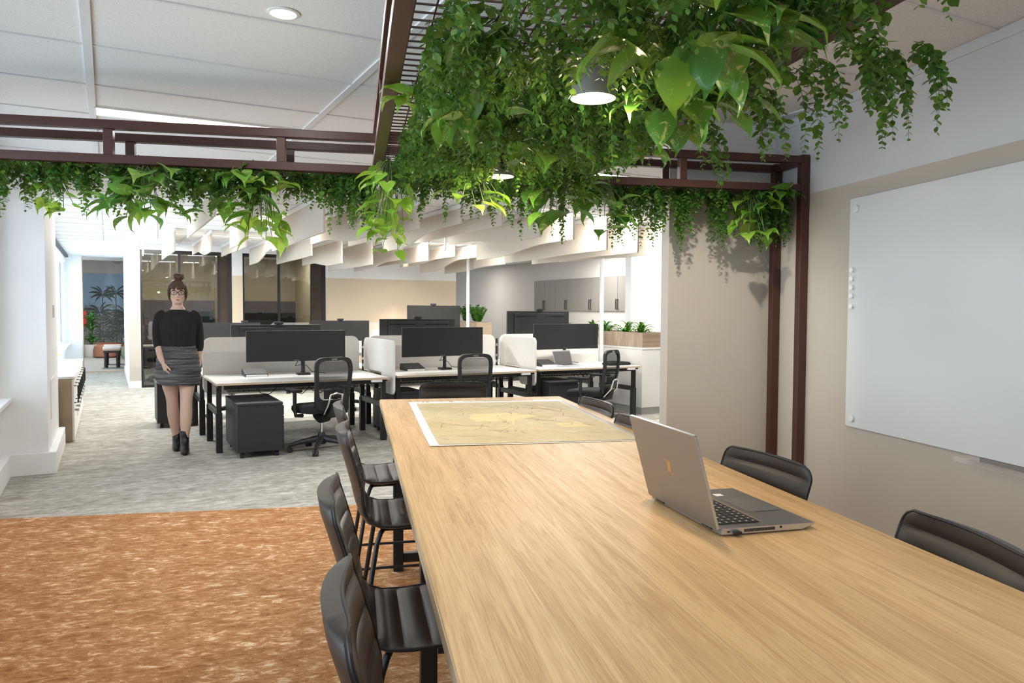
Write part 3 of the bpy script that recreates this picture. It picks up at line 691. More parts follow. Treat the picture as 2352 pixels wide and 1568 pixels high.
# ------------------------------------------------------------------ pendant lamps
def pendant(x, y, label):
    t = thing('pendant_lamp', label, 'lamp', (x, y, 2.01), 0, 'pendant lamps in the greenery')
    r = .062; m = MB(); m.lathe([(r, 0), (r, .15), (r-.02, .165), (.004, .17), (.004, .168), (r-.022, .16), (r-.003, .148), (r-.003, 0)], n=32, hollow=True); m.build('lamp_shade', mat('grey_lamp_shade', (.30, .29, .28), .45), t, True)
    m = MB(); m.lathe([(.001, .012), (r*.6, .006), (r-.004, .012), (r-.004, .02)], n=32); m.build('bulb', M_bulb, t, True)
    m = MB(); m.cyl((0, 0, .17), (0, 0, CH-2.01), .004, n=8); m.build('cord', M_black, t)
    l = bpy.data.lights.new('lamp', 'AREA'); l.shape = 'DISK'; l.size = .10; l.energy = 5; l.color = WARM
    o = bpy.data.objects.new('lamp', l); COL.objects.link(o); o.parent = t; o.location = (0, 0, -.004)
    l = bpy.data.lights.new('glow', 'POINT'); l.energy = 3.6; l.color = WARM; l.shadow_soft_size = .03
    o = bpy.data.objects.new('glow', l); COL.objects.link(o); o.parent = t; o.location = (0, 0, -.03)
pendant(.64, 2.0, 'lit cylindrical pendant lamp nearest the viewer, among the leaves')
pendant(.618, 3.24, 'lit cylindrical pendant lamp farther back, low in the leaves')
# ------------------------------------------------------------------ table
TZ = .92
tb = thing('meeting_table', 'long light-oak high meeting table running away from the viewer', 'table', (.67, 2.3, 0))
m = MB(); m.bb(-.53, .53, -2.0, 2.05, TZ-.034, TZ); m.build('tabletop', [M_oak], tb, bevel=.002)
m = MB()
for a in (-1, 1): m.bb(a*.531-.0015, a*.531+.0015, -2.0, 2.05, TZ-.032, TZ-.003)
m.build('edge_band', M_oakedge, tb)
for y in (1.83, .10, -1.7):
    for x in (-.44, .44):
        m = MB(); m.bb(x-.027, x+.027, y-.027, y+.027, 0, TZ-.075); m.build('leg', M_black, tb, bevel=.003)
    m = MB(); m.bb(-.413, .413, y-.02, y+.02, .05, .10); m.build('stretcher', M_black, tb, bevel=.003)
m = MB()
for x in (-.44, .44): m.bb(x-.03, x+.03, -1.8, 1.93, TZ-.075, TZ-.034)
for y in (1.83, -1.7): m.bb(-.41, .41, y-.02, y+.02, TZ-.075, TZ-.034)
m.build('underframe', M_black, tb)
# map
mp = thing('map_sheet', 'large printed map sheet lying flat at the far end of the oak table', 'map', (.715, 3.49, TZ+.0005), R_(-.8))
m = MB(); Wm, Lm = .865, 1.385
gx, gy = 12, 16
vs = []; fs = []
for i in range(gx+1):
    for j in range(gy+1):
        u, v = i/gx-.5, j/gy-.5
        vs.append((u*Wm, v*Lm, .0012 + .010*max(0, -v-.30)**1.0*max(0, -u+.1)*2 + .004*max(0, -v-.42)*10*0.1))
for i in range(gx):
    for j in range(gy): a = i*(gy+1)+j; fs.append((a, a+gy+1, a+gy+2, a+1))
m.add(vs, fs); o = m.build('sheet', M_paper, mp, True); sd = o.modifiers.new('solid', 'SOLIDIFY'); sd.thickness = .0012; sd.offset = 1
def b_map(nt, b):
    v = coords(nt); n1 = noise(nt, v, 3.5, 5, .6, .5); n2 = noise(nt, v, 18, 6, .7, .8); n3 = noise(nt, v, 6, 3, .5)
    c = ramp(nt, n1, [(.3, (.47, .365, .19)), (.5, (.57, .46, .265)), (.62, (.54, .465, .285)), (.75, (.63, .53, .35))])
    c = mix(nt, ramp(nt, n2, [(.42, (0, 0, 0)), (.70, (.55, .55, .55))]), c, (.39, .31, .165))
    c = mix(nt, ramp(nt, n3, [(.60, (0, 0, 0)), (.66, (.4, .4, .4))]), c, (.62, .56, .42))
    nt.links.new(c, b.inputs['Base Color'])
M_map = mat('map_print', (.62, .53, .33), .7, build=b_map)
M_mapy = mat('map_yellow', (.66, .53, .26), .7); M_mapk = mat('map_ink', (.09, .065, .05), .7); M_mapr = mat('map_red_ink', (.35, .08, .04), .7)
def zmap(u, v): return .0030 + .010*max(0, -v/Lm-.30)*max(0, -u/Wm+.1)*2
m = MB(); vs = []; fs = []
for i in range(gx+1):
    for j in range(gy+1):
        x = (i/gx-.5)*(Wm-.07); y = (j/gy-.5)*(Lm-.10) - .035; vs.append((x, y, zmap(x, y)))
for i in range(gx):
    for j in range(gy): a = i*(gy+1)+j; fs.append((a, a+gy+1, a+gy+2, a+1))
pr = MB(); pr.add(vs, fs, 0)
def mline(mb, pts, w_, mi, dz=.0006):
    for (x0, y0), (x1, y1) in zip(pts, pts[1:]):
        l = math.hypot(x1-x0, y1-y0) or 1; nx, ny = -(y1-y0)/l*w_/2, (x1-x0)/l*w_/2
        mb.add([(x0+nx, y0+ny, zmap(x0, y0)+dz), (x1+nx, y1+ny, zmap(x1, y1)+dz), (x1-nx, y1-ny, zmap(x1, y1)+dz), (x0-nx, y0-ny, zmap(x0, y0)+dz)], [(0, 1, 2, 3)], mi)
mline(pr, [(-.12, .46), (-.03, .15), (.0, -.10), (-.02, -.22), (-.10, -.36)], .010, 1)
for P in ([(-.19, .02), (-.15, .14), (.02, .16), (.16, .05), (.0, -.12), (-.17, -.12)], [(.17, -.33), (.18, -.20), (.29, -.18), (.31, -.33)]):
    pr.add([(x, y, zmap(x, y)+.0004) for x, y in P], [tuple(range(len(P)))], 1)
for i in range(46):
    x, y = rng.uniform(-.36, .34), rng.uniform(-.6, .52); a = rng.choice([0, PI/2, rng.uniform(0, 3)]); pts = [(x, y)]
    for j in range(rng.integers(1, 6)):
        a += rng.normal()*.5; q = rng.uniform(.015, .05); nx_, ny_ = pts[-1][0]+math.cos(a)*q, pts[-1][1]+math.sin(a)*q
        if abs(nx_) > .385 or ny_ > .59 or ny_ < -.66: break
        pts.append((nx_, ny_))
    mline(pr, pts, .0022, 2)
for P in ([(.16, .5), (.24, .3), (.30, .12), (.27, .02), (.33, -.05)], [(.22, .52), (.30, .34), (.36, .2)], [(.05, -.02), (.2, -.15), (.33, -.3)], [(.1, .5), (.02, .42)]): mline(pr, P, .003, 3)
pr.build('print', [M_map, M_mapy, M_mapk, M_mapr], mp, recalc=False)
tl = MB()                                             # title line in the far margin (small lettering seen as strokes)
x = -.13
while x < .26:
    q = rng.uniform(.006, .011); tl.bb(x, x+q, Lm/2-.036, Lm/2-.026, .0030, .0034); x += q+.004
x = -.02
while x < .14:
    q = rng.uniform(.004, .007); tl.bb(x, x+q, Lm/2-.020, Lm/2-.016, .0030, .0034); x += q+.003
for x in (-.36, -.34, -.33, -.21, -.2): tl.bb(x, x+.008, Lm/2-.035, Lm/2-.022, .0030, .0034)
tl.build('title_lettering', M_mapk, mp)
# ------------------------------------------------------------------ laptop on the table
lp = thing('laptop', 'open silver-grey laptop on the oak table, its lid back with a gold emblem', 'laptop', (.80, 1.735, TZ), R_(3.5))
# local: hinge along y at x=0, base towards +x, lid leans to -x
m = MB(); n = 8; hw = .176; dp = .25
poly = [(0, .004), (.012, .0015), (dp-.03, .0015), (dp-.004, .012), (dp, .0145), (dp-.002, .017), (0, .019)]
m.prism(poly, 'y', -hw, hw); lb = m.build('base', [M_alu], lp, bevel=.0015)
m = MB()
for y in (-hw-.0006, hw+.0006):
    m = MB(); m.prism([(0.002, .0055), (dp-.035, .004), (dp-.006, .0128), (dp-.002, .0150), (dp-.004, .0165), (.002, .0182)], 'y', y-.0006, y+.0006); m.build('side_trim', M_alul, lp)
m = MB()                                              # vents, port, plugged dongle, jack on the near side
for i in range(24): x = .060+i*.0034; m.bb(x, x+.0019, -hw-.0022, -hw-.001, .0075, .0145)
m.bb(.016, .023, -hw-.0022, -hw-.001, .009, .0125); m.cyl((.156, -hw-.0022, .0125), (.156, -hw-.001, .0125), .003, n=12)
m.build('side_vents', M_key, lp)
m = MB(); m.bb(.031, .047, -hw-.014, -hw-.001, .0055, .0125); m.build('dongle', M_blackp, lp, bevel=.001)
m = MB(); m.bb(.012, .118, -hw+.028, hw-.014, .019, .0194); m.build('keyboard_well', mat('keyboard_well', (.05, .05, .05), .5), lp)
kb = MB(); kg = MB()
rows = 6; kw = (2*hw-.046)/15
for r_ in range(rows):
    x0 = .0135 + r_*.0175
    for c_ in range(15):
        y0 = -hw+.030 + c_*kw
        kb.bb(x0, x0+.0150, y0, y0+kw-.0025, .0194, .0208)
        if rng.uniform() < .85: kg.bb(x0+.005, x0+.0095, y0+kw*.3, y0+kw*.55, .0208, .0210)
kb.build('keys', M_key, lp); kg.build('key_legends', M_keyl, lp)
m = MB(); m.bb(.122, .1255, -hw+.03, hw-.012, .0188, .0195); m.build('accent_strip', mat('copper_strip', (.62, .45, .32), .3, .6), lp)
m = MB(); m.bb(.145, .232, -.062, .062, .0178, .0187); m.build('touchpad', M_pad, lp)
m = MB(); m.bb(.150, .172, .095, .118, .0180, .0192); m.build('sticker', M_paper, lp)
LID = Matrix.Translation((-.002, 0, .016)) @ Matrix.Rotation(R_(-15.5), 4, 'Y')
m = MB(); lh = .226; P = rrect(2*hw, lh, .006, 4, 0, lh/2)
m.prism([(y, z) for y, z in P], 'x', -.0075, -.0005); ld = m.build('lid', M_alu, lp, bevel=.001); ld.matrix_local = LID
m = MB(); m.bb(-.0005, .0004, -hw+.006, hw-.006, .012, lh-.006); o = m.build('screen', M_screen, ld)
m = MB()
for y in (-hw-.0004, hw+.0004): m.bb(-.007, -.001, y-.0005, y+.0005, .003, lh-.004)
m.bb(-.007, -.001, -hw+.004, hw-.004, lh-.0002, lh+.0008); m.build('lid_edge', M_alul, ld)
m = MB()                                             # slanted zig-zag emblem made of fine strokes
def em(pts): m.add([(-.0079, -y, z) for y, z in pts] + [(-.0074, -y, z) for y, z in pts], [tuple(range(len(pts)))] + [(i, (i+1) % len(pts), len(pts)+(i+1) % len(pts), len(pts)+i) for i in range(len(pts))])
ec = .118
em([(-.010, ec-.014), (.007, ec-.014), (.0125, ec+.0155), (-.0045, ec+.0155)])
em([(.0055, ec-.0165), (.020, ec-.0185), (.0205, ec-.0155), (.006, ec-.013)])
em([(-.0155, ec+.0170), (-.001, ec+.0150), (-.0005, ec+.018), (-.015, ec+.0195)])
m.build('emblem', M_gold, ld, recalc=False)
m = MB()
for y in (-.12, .12): m.cyl((0, y-.02, .012), (0, y+.02, .012), .0055, n=10)
m.build('hinge', M_key, lp, True)
m = MB()
for x in (.03, .21):
    for y in (-.14, .14): m.cyl((x, y, 0), (x, y, .006), .006, n=10)
m.build('feet', M_key, lp)
# ------------------------------------------------------------------ counter chairs
def make_chair():
    t = thing('counter_chair', '', 'chair', (0, 0, 0), 0, 'black ribbed chairs around the oak table')
    # profile along the shell (y forward, z up), seat front -> back top
    prof = [(.205, .592), (.20, .606), (.17, .612), (.10, .610), (.03, .604), (-.04, .598), (-.10, .600), (-.145, .618), (-.172, .652), (-.188, .70), (-.202, .76), (-.218, .82), (-.236, .88), (-.252, .93), (-.259, .967)]
    P = np.array(prof); seg = np.linalg.norm(np.diff(P, axis=0), axis=1); cum = np.concatenate([[0], np.cumsum(seg)]); Lt = cum[-1]
    split = cum[7]
    def frame(s):
        y, z = np.interp(s, cum, P[:, 0]), np.interp(s, cum, P[:, 1]); e = .012
        dy = np.interp(min(s+e, Lt), cum, P[:, 0]) - np.interp(max(s-e, 0), cum, P[:, 0]); dz = np.interp(min(s+e, Lt), cum, P[:, 1]) - np.interp(max(s-e, 0), cum, P[:, 1])
        l = math.hypot(dy, dz); return y, z, dz/l, -dy/l            # point and inner normal (towards sitter)
    def hwid(s):
        base = np.interp(s/Lt, [0, .10, .38, .55, .75, 1], [.195, .212, .205, .190, .212, .215])
        for end, rr in ((Lt, .048), (0, .03)):
            d = abs(end-s)
            if d < rr: base -= rr*(1-math.sqrt(max(0, 1-((rr-d)/rr)**2)))
        return base
    ribs = .069
    def surf(s, tt, side):
        y, z, ny, nz = frame(s); x = tt*hwid(s)
        bk = max(0, min(1, (s-split)/.15))
        edge = abs(tt)**2
        y2 = y + bk*.026*edge; z2 = z + (1-bk)*.010*edge
        if side: 
            ph = (s % ribs)/ribs; q = .016*(math.sin(PI*ph))**.36
            off = .007 + q*(1-abs(tt)**6)
        else: off = -.013*(1-abs(tt)**6)
        return (x, y2 + ny*off, z2 + nz*off)
    def shell(s0, s1, n):
        m = MB(); nt_ = 14; ss = np.linspace(s0, s1, n)
        ts = np.sin(np.linspace(-PI/2, PI/2, nt_+1))
        A = [[surf(s, tt, 1) for tt in ts] for s in ss]; Bk = [[surf(s, tt, 0) for tt in ts] for s in ss]
        w_ = nt_+1; vs = [p for r_ in A for p in r_] + [p for r_ in Bk for p in r_]; o = n*w_; fs = []
        for i in range(n-1):
            for j in range(nt_):
                a = i*w_+j; fs += [(a, a+1, a+w_+1, a+w_), (o+a, o+a+w_, o+a+w_+1, o+a+1)]
            a = i*w_; fs.append((a, a+w_, o+a+w_, o+a)); a += nt_; fs.append((a, o+a, o+a+w_, a+w_))
        for j in range(nt_):
            fs.append((j, o+j, o+j+1, j+1)); a = (n-1)*w_+j; fs.append((a, a+1, o+a+1, o+a))
        m.add(vs, fs); return m
    st = shell(0, split, 54).build('seat', M_leather, t, True)
    bk = shell(split, Lt, 62).build('backrest', M_leather, t, True)
    def pipe(s0, s1, end_at):
        ss = np.linspace(s0, s1, 40); L_ = [surf(s, -1, 1) for s in ss]; R2 = [surf(s, 1, 1) for s in ss]
        if end_at == 1: pts = L_ + [surf(s1, tt, 1) for tt in np.linspace(-.9, .9, 12)] + R2[::-1]
        else: pts = L_[::-1] + [surf(s0, tt, 1) for tt in np.linspace(-.9, .9, 12)] + R2
        m = MB(); m.tube(pts, .0035, 6); return m
    pipe(split, Lt-.001, 1).build('piping', M_piping, bk, True); pipe(.002, split, 0).build('piping', M_piping, st, True)
    for sx in (-1, 1):
        m = MB(); m.bb(sx*.207-.002, sx*.207+.003, .02, .065, .600, .612); m.build('label_tag', M_black, st)
    for sx in (-1, 1):
        for yy, yt in ((.20, .13), (-.20, -.10)):
            m = MB(); m.tube([(sx*.10, yt*.8, .588), (sx*.155, yt, .578), (sx*.175, yt+(yy-yt)*.15, .54), (sx*.205, yy, 0.004)], .0095, 10); m.build('leg', M_black, t, True)
    m = MB(); q = [(-.19, .168, .20), (.19, .168, .20), (.19, -.168, .20), (-.19, -.168, .20)]
    m.tube(q[:2], .007, 8); m.tube(q[1:3], .007, 8); m.tube(q[2:], .007, 8); m.tube([q[3], q[0]], .007, 8); m.build('footrest', M_black, t, True)
    m = MB(); m.bb(-.12, .12, -.10, .13, .574, .590); m.build('seat_plate', M_black, t, bevel=.004)
    return t
ch0 = make_chair()
GC = 'black ribbed chairs around the oak table'
CH_ = [((.215, 1.265, 0), -90, 'nearest black ribbed chair on the left side of the table, cut by the picture bottom'),
       ((.175, 2.00, 0), -90, 'second nearest black ribbed chair on the left of the table, over the rust carpet'),
       ((.195, 3.05, 0), -90, 'third black ribbed chair on the left of the table, at the carpet edge'),
       ((.165, 3.80, 0), -88, 'farthest black ribbed chair on the left of the table, beside the office chair'),
       ((1.04, 1.37, 0), 84, 'nearest black ribbed chair on the right of the table, under the whiteboard'),
       ((1.075, 2.17, 0), 98, 'black ribbed chair on the right of the table, beside the laptop and brown posts'),
       ((.945, 3.05, 0), 90, 'black ribbed chair on the right, mostly hidden behind the laptop lid'),
       ((1.00, 3.70, 0), 96, 'farthest black ribbed chair on the right of the table, by the map corner'),
       ((.60, 4.56, 0), 176, 'black ribbed chair at the far end of the table, seen over the map')]
for k, (loc, a, lab) in enumerate(CH_):
    if k == 0: ch0.location = loc; ch0.rotation_euler = (0, 0, R_(a)); ch0['label'] = lab
    else: dup(ch0, loc, R_(a), lab, GC)
# ------------------------------------------------------------------ whiteboard
wb = thing('whiteboard', 'large frameless white glass board on the grey-beige wall', 'whiteboard', (2.588, 2.4, 0))
m = MB(); P = rrect(2.36, 1.205, .012, 3, 0, 1.428); m.prism(P, 'x', -.012, -.004); m.build('panel', [M_board], wb, bevel=.0015)
m = MB()
for y in (-1.0, 0, 1.0):
    for z in (.95, 1.9): m.cyl((-.004, y, z), (.010, y, z), .02, n=12)
m.build('wall_spacers', M_steel, wb)
for y, z in ((1.12, 1.972), (1.12, .872), (-1.12, 1.972), (-1.12, .872)):
    m = MB(); m.cyl((-.025, y, z), (-.012, y, z), .019, n=24); m.build('knob', M_rail, wb, True, bevel=.002)
o = MB()
tr = thing('pen_tray', 'clear acrylic pen tray under the whiteboard', 'tray', (2.585, 2.40, .80))
m = MB(); m.bb(-.07, .0, -.36, .36, -.003, .0); m.bb(-.073, -.07, -.36, .36, -.003, .02); m.bb(.0, .004, -.36, .36, -.003, .03)
m.build('trough', M_clip, tr, bevel=.001)
m = MB(); m.bb(.004, .014, -.30, .30, .0, .02); m.build('bracket', M_steel, tr)
for k, (z, lab) in enumerate(((1.654, 'topmost of five clear magnets on the whiteboard edge'), (1.608, 'second clear magnet from the top on the whiteboard edge'), (1.562, 'middle of five clear magnets on the whiteboard edge'), (1.518, 'fourth clear magnet from the top on the whiteboard edge'), (1.463, 'lowest of five clear magnets, apart from the others, on the whiteboard edge'))):
    t = thing('board_magnet', lab, 'magnet', (2.578, 3.535, z), 0, 'clear magnets on the whiteboard')
    m = MB(); m.tube([(0, 0, 0), (-.004, 0, 0), (-.006, 0, 0), (-.012, 0, 0), (-.02, 0, 0), (-.023, 0, 0)], [.014, .015, .008, .007, .015, .012], 14); m.build('body', M_acryl, t, True)
# ------------------------------------------------------------------ desks
def desk(x0, x1, y0, y1, label, legs, group):
    t = thing('sit_stand_desk', label, 'desk', ((x0+x1)/2, y0, 0), 0, group, True); h = (x1-x0)/2; d = y1-y0
    m = MB(); m.bb(-h, h, 0, d, .676, .70); m.build('tabletop', M_desk, t, bevel=.002)
    m = MB(); m.bb(-h-.001, h+.001, -.002, .001, .677, .699); m.bb(-h-.002, -h+.001, .001, d, .677, .699); m.bb(h-.001, h+.002, .001, d, .677, .699); m.build('edge_band', M_edge, t)
    for sx in (-1, 1):
        for yy in legs:
            m = MB(); m.bb(sx*(h-.035)-.03, sx*(h-.035)+.03, yy-.03, yy+.03, 0, .40); m.bb(sx*(h-.035)-.024, sx*(h-.035)+.024, yy-.024, yy+.024, .40, .66); m.build('leg', M_black, t, bevel=.003)
        m = MB(); m.bb(sx*(h-.035)-.02, sx*(h-.035)+.02, legs[0]+.03, legs[1]-.03, .36, .42); m.bb(sx*(h-.035)-.02, sx*(h-.035)+.02, .02, d-.1, .655, .676); m.build('side_rail', M_black, t, bevel=.003)
    m = MB(); m.bb(-h+.08, h-.08, .05, .09, .63, .676); m.build('cross_beam', M_black, t)
    q = MB()                                               # wire cable tray
    for i in range(30): x = -h+.15 + i*(2*h-.3)/29; q.tube([(x, .30, .67), (x, .30, .58), (x, .48, .58), (x, .48, .67)], .0022, 4)
    for y, z in ((.30, .62), (.30, .58), (.36, .58), (.42, .58), (.48, .58), (.48, .62)): q.tube([(-h+.15, y, z), (h-.15, y, z)], .0022, 4)
    q.build('cable_tray', M_black, t)
    q = MB()
    for k in range(5):
        x = rng.uniform(-h+.4, h-.4); q.tube([(x, .33, .64), (x+.06, .28, .56), (x+.14, .27, .52+rng.uniform(0, .03)), (x+.2, .29, .58), (x+.26, .36, .63)], .004, 5)
    q.build('cables', M_black, t, True)
    m = MB(); m.bb(h-.20, h-.08, -.005, .03, .650, .674); m.build('controller', M_rail, t, bevel=.002)
    return t
GD = 'desks facing the table'
desk(.93, 2.70, 7.86, 8.94, 'white sit-stand desk nearest the walking woman', (.10, .88), GD)
desk(2.84, 4.62, 7.98, 8.96, 'white sit-stand desk in the middle of the front row', (.10, .88), GD)
desk(4.74, 6.30, 8.10, 9.02, 'white sit-stand desk at the planter end of the front row', (.10, .84), GD)
GE = 'desks behind the divider screens'
desk(.90, 2.70, 9.06, 10.1, 'white desk behind the first divider, beside the walking woman', (.12, .9), GE)
desk(2.84, 4.62, 9.06, 10.1, 'white desk hidden behind the middle divider screen', (.12, .9), GE)
desk(4.74, 6.30, 9.10, 10.1, 'white desk hidden behind the right divider screen', (.12, .9), GE)
def screen(x0, x1, y, label):
    t = thing('desk_divider', label, 'divider screen', ((x0+x1)/2, y, 0), 0, 'fabric desk dividers', True)
    m = MB(); P = rrect(x1-x0, .63, .09, 7, 0, .795); m.prism(P, 'y', -.012, .012); m.build('panel', M_felt, t, bevel=.003)
    m = MB(); Q = [(u*(1+.010/(x1-x0)), .795+(v-.795)*1.012) for u, v in P]; m.prism(Q, 'y', -.008, .008); m.build('edge_trim', M_feltedge, t)
screen(.93, 2.70, 9.0, 'oatmeal fabric divider behind the left desk, nearest the woman')
screen(2.82, 4.56, 9.0, 'oatmeal fabric divider behind the middle desk')
screen(4.66, 6.26, 9.04, 'oatmeal fabric divider behind the right desk, by the planter')
def side_screen(x, y0, y1, label):
    t = thing('side_divider', label, 'divider screen', (x, y0, 0), 0, 'fabric side dividers between desks', True)
    L = y1-y0; r = .06; P = []
    def arc(cx, cz, a0, a1, r=r): return [(cx+r*math.cos(R_(a0+(a1-a0)*i/6)), cz+r*math.sin(R_(a0+(a1-a0)*i/6))) for i in range(7)]
    P += arc(r, .50+r, 180, 270) + arc(.40-r, .50+r, 270, 360) + [(.40, .72), (L, .72)] + arc(L-.09, 1.095-.09, 0, 90, .09) + arc(r, 1.095-r, 90, 180)
    m = MB(); m.prism(P, 'x', -.014, .014); m.build('panel', M_felt, t, bevel=.003)
    cx, cz = L/2, .9; m = MB(); m.prism([(cx+(u-cx)*1.01, cz+(v-cz)*1.012) for u, v in P], 'x', -.009, .009); m.build('edge_trim', M_feltedge, t)
side_screen(2.77, 7.90, 8.98, 'upright side divider between the left and middle desks')
side_screen(4.68, 8.10, 9.0, 'upright side divider between the middle and right desks')
# connector pole strips between dividers
for x, lab in ((2.762, 'slim black joint post between the left and middle dividers'), (4.61, 'slim black joint post between the middle and right dividers')):
    t = thing('divider_joint', lab, 'post', (x, 9.03, 0), 0, 'divider joint posts', True); m = MB(); m.bb(-.01, .01, -.012, .012, 0, 1.06); m.build('strip', M_black, t)
    m = MB()
    for z in (.74, .82, .96): m.bb(-.018, .018, -.016, -.012, z, z+.03)
    m.build('clip', M_steel, t)
# ------------------------------------------------------------------ monitors
def monitor(x, y, zb, zt, label, group, face=-1, tilt=0, desk_z=.70, arm=True, wd=1.06):
    # face -1: screen towards -y (the viewer); +1: back towards the viewer
    t = thing('ultrawide_monitor', label, 'monitor', (x, y, 0), (0 if face < 0 else PI) + R_(tilt), group, True)
    h = zt-zb; n = 16; m = MB(); vs = []; zc = (zt+zb)/2
    def curve(u): return .030*(u*u) * -1                    # ends come forward (towards -y)
    def strip(z0, z1, y0, y1, mb, u0=-1, u1=1):
        us = np.linspace(u0, u1, n+1); A = []
        for u in us:
            c = curve(u); A += [(u*wd/2, c+y0, z0), (u*wd/2, c+y1, z0), (u*wd/2, c+y1, z1), (u*wd/2, c+y0, z1)]
        fs = []
        for i in range(n):
            for j in range(4): a = i*4; fs.append((a+j, a+(j+1) % 4, a+4+(j+1) % 4, a+4+j))
        fs += [(0, 1, 2, 3), (n*4+3, n*4+2, n*4+1, n*4)]; mb.add(A, fs)
    strip(zb, zt, 0, .028, m); hs = m.build('housing', M_blackp, t, bevel=.003)
    m = MB(); strip(zb+.022, zt-.007, -.0015, .002, m, -.988, .988); m.build('screen', M_screen, t, True)
    m = MB(); strip(zb+.04, zt-.03, .028, .055, m, -.80, .80); m.build('rear_shell', M_blackp, hs, bevel=.006)
    m = MB()
    for a in (-1, 1): m.bb(a*.24-.17, a*.24+.17, .052, .0565, zt-.075, zt-.067)
    m.build('vent_slot', mat('vent_black', (.002, .002, .002), .9), hs)
    m = MB(); 
    for i in range(7): m.bb(-.030+i*.0088, -.0245+i*.0088, -.004, -.001, zb+.007, zb+.014)
    m.build('brand_lettering', M_steel, t)
    if arm:
        m = MB(); m.obox(Matrix.Translation((.10, .16, desk_z+.012)), .14, .12, .024); m.build('arm_base', M_black, t, bevel=.004)
        m = MB(); m.tube([(.10, .17, desk_z+.02), (.10, .17, zb-.02), (.10, .17, zb+.02)], .022, 10); m.tube([(.10, .17, zb-.06), (.08, .12, zc-.02), (.0, .07, zc)], .022, 10); m.tube([(.0, .05, zc), (0, .09, zc)], .045, 12); m.build('arm', M_black, t, True)
        m = MB(); m.tube([(.04, .06, zb+.03), (.0, .09, zb-.06), (.07, .13, zb-.05), (.14, .17, desk_z+.10), (.20, .18, desk_z+.03), (.36, .20, desk_z+.006)], .004, 6); m.build('cable', M_black, t, True)
    else:
        m = MB(); m.lathe([(.11, desk_z), (.11, desk_z+.012), (.02, desk_z+.016), (.02, zc)], (0, .12, 0), 20); m.tube([(0, .12, zc), (0, .05, zc)], .02, 8); m.build('stand', M_black, t, True)
    return t
GM = 'ultrawide monitors facing the table'; GK = 'ultrawide monitors seen from behind'
monitor(1.83, 8.42, .865, 1.20, 'black ultrawide monitor on the left desk, nearest the walking woman', GM, -1, -2)
monitor(3.58, 8.45, .875, 1.225, 'black ultrawide monitor on the middle desk, screen to the viewer', GM, -1, 1)
monitor(5.47, 8.66, .915, 1.255, 'black ultrawide monitor on the right desk, above the small laptop', GM, -1, 3)
monitor(1.815, 9.42, .90, 1.245, 'black ultrawide monitor seen from behind, over the left divider', GK, 1, 0)
monitor(3.64, 9.42, .93, 1.315, 'black ultrawide monitor seen from behind, over the middle divider', GK, 1, 0)
monitor(5.55, 9.52, .95, 1.425, 'black ultrawide monitor seen from behind, over the right divider', GK, 1, 2)
GF = 'ultrawide monitors on the far desks'
monitor(1.75, 13.3, .85, 1.205, 'black far-bench monitor directly behind the walking woman', GF, -1, -2, arm=False)
monitor(3.60, 13.14, .88, 1.24, 'black far-bench monitor in front of the second glass room', GF, -1, 0, arm=False)
monitor(5.43, 13.26, 1.10, 1.52, 'black far-bench monitor standing highest, before the beige wall', GF, -1, 0, arm=False)
for x, y, z, lab in ((1.83, 9.40, 1.245, 'webcam clipped on the monitor behind the left divider'), (3.62, 9.40, 1.315, 'webcam clipped on the monitor behind the middle divider'), (5.55, 9.50, 1.425, 'webcam clipped on the monitor behind the right divider'),
                     (3.62, 13.15, 1.24, 'webcam on the far monitor before the second glass room'), (5.43, 13.27, 1.52, 'webcam on the highest far monitor'), (2.03, 13.3, 1.205, 'webcam on the far monitor behind the woman')):
    t = thing('webcam', lab, 'webcam', (x, y, z), 0, 'webcams on monitors', True)
    m = MB(); m.bb(-.055, .055, -.02, .02, .004, .036); m.build('body', M_blackp, t, bevel=.006)
    m = MB(); m.bb(-.03, .03, -.026, .034, .0, .006); m.bb(-.03, .03, .030, .034, -.05, .0); m.build('clip', M_blackp, t)
# laptop risers, small laptop, bag
for x, y, lab in ((1.42, 8.62, 'black wedge laptop riser under the left monitor'), (3.27, 8.66, 'black wedge laptop riser under the middle monitor'), (5.12, 8.62, 'black wedge laptop riser left of the small laptop')):
    t = thing('laptop_riser', lab, 'stand', (x, y, .70), 0, 'black laptop risers on the desks', True)
    m = MB(); m.prism([(-.14, 0), (-.12, 0), (-.08, .055), (.12, .055), (.14, .06), (.14, .075), (-.10, .075)], 'x', -.12, .12) if False else m.prism([(-.12, .0), (.12, .0), (.12, .075), (.10, .08), (-.11, .03)], 'x', -.12, .12); m.build('wedge', M_blackp, t, bevel=.004)
    m = MB(); m.bb(-.11, .11, -.135, -.12, 0, .022); m.build('front_lip', M_paper, t, bevel=.003)
sl = thing('laptop', 'small open silver laptop on the right desk, under the third monitor', 'laptop', (5.42, 8.36, .70), R_(10), None, True)
m = MB(); m.bb(-.16, .16, 0, .22, .004, .018); m.build('base', M_alul, sl, bevel=.003)
m = MB(); m.obox(Matrix.Translation((0, .235, .10)) @ Matrix.Rotation(R_(-18), 4, 'X'), .32, .007, .21); l2 = m.build('lid', M_alul, sl, bevel=.002)
m = MB(); m.obox(Matrix.Translation((0, .2305, .101)) @ Matrix.Rotation(R_(-18), 4, 'X'), .30, .002, .18); m.build('screen', mat('laptop_screen', (.10, .10, .095), .25), sl)
m = MB(); m.bb(-.14, .14, .08, .19, .018, .020); m.build('keyboard', M_key, sl)
m = MB(); P = [(-.17, 0), (.16, 0), (.18, .02), (.15, .045), (.0, .055), (-.12, .05), (-.18, .025)]; m.prism(P, 'y', -.10, .10)
o = m.build('laptop_bag', M_fab, None, True, bevel=.012); o.location = W((6.10, 8.36, .70)); o.rotation_euler = (0, 0, D); tag(o, 'black soft laptop bag lying at the right end of the right desk', 'bag')
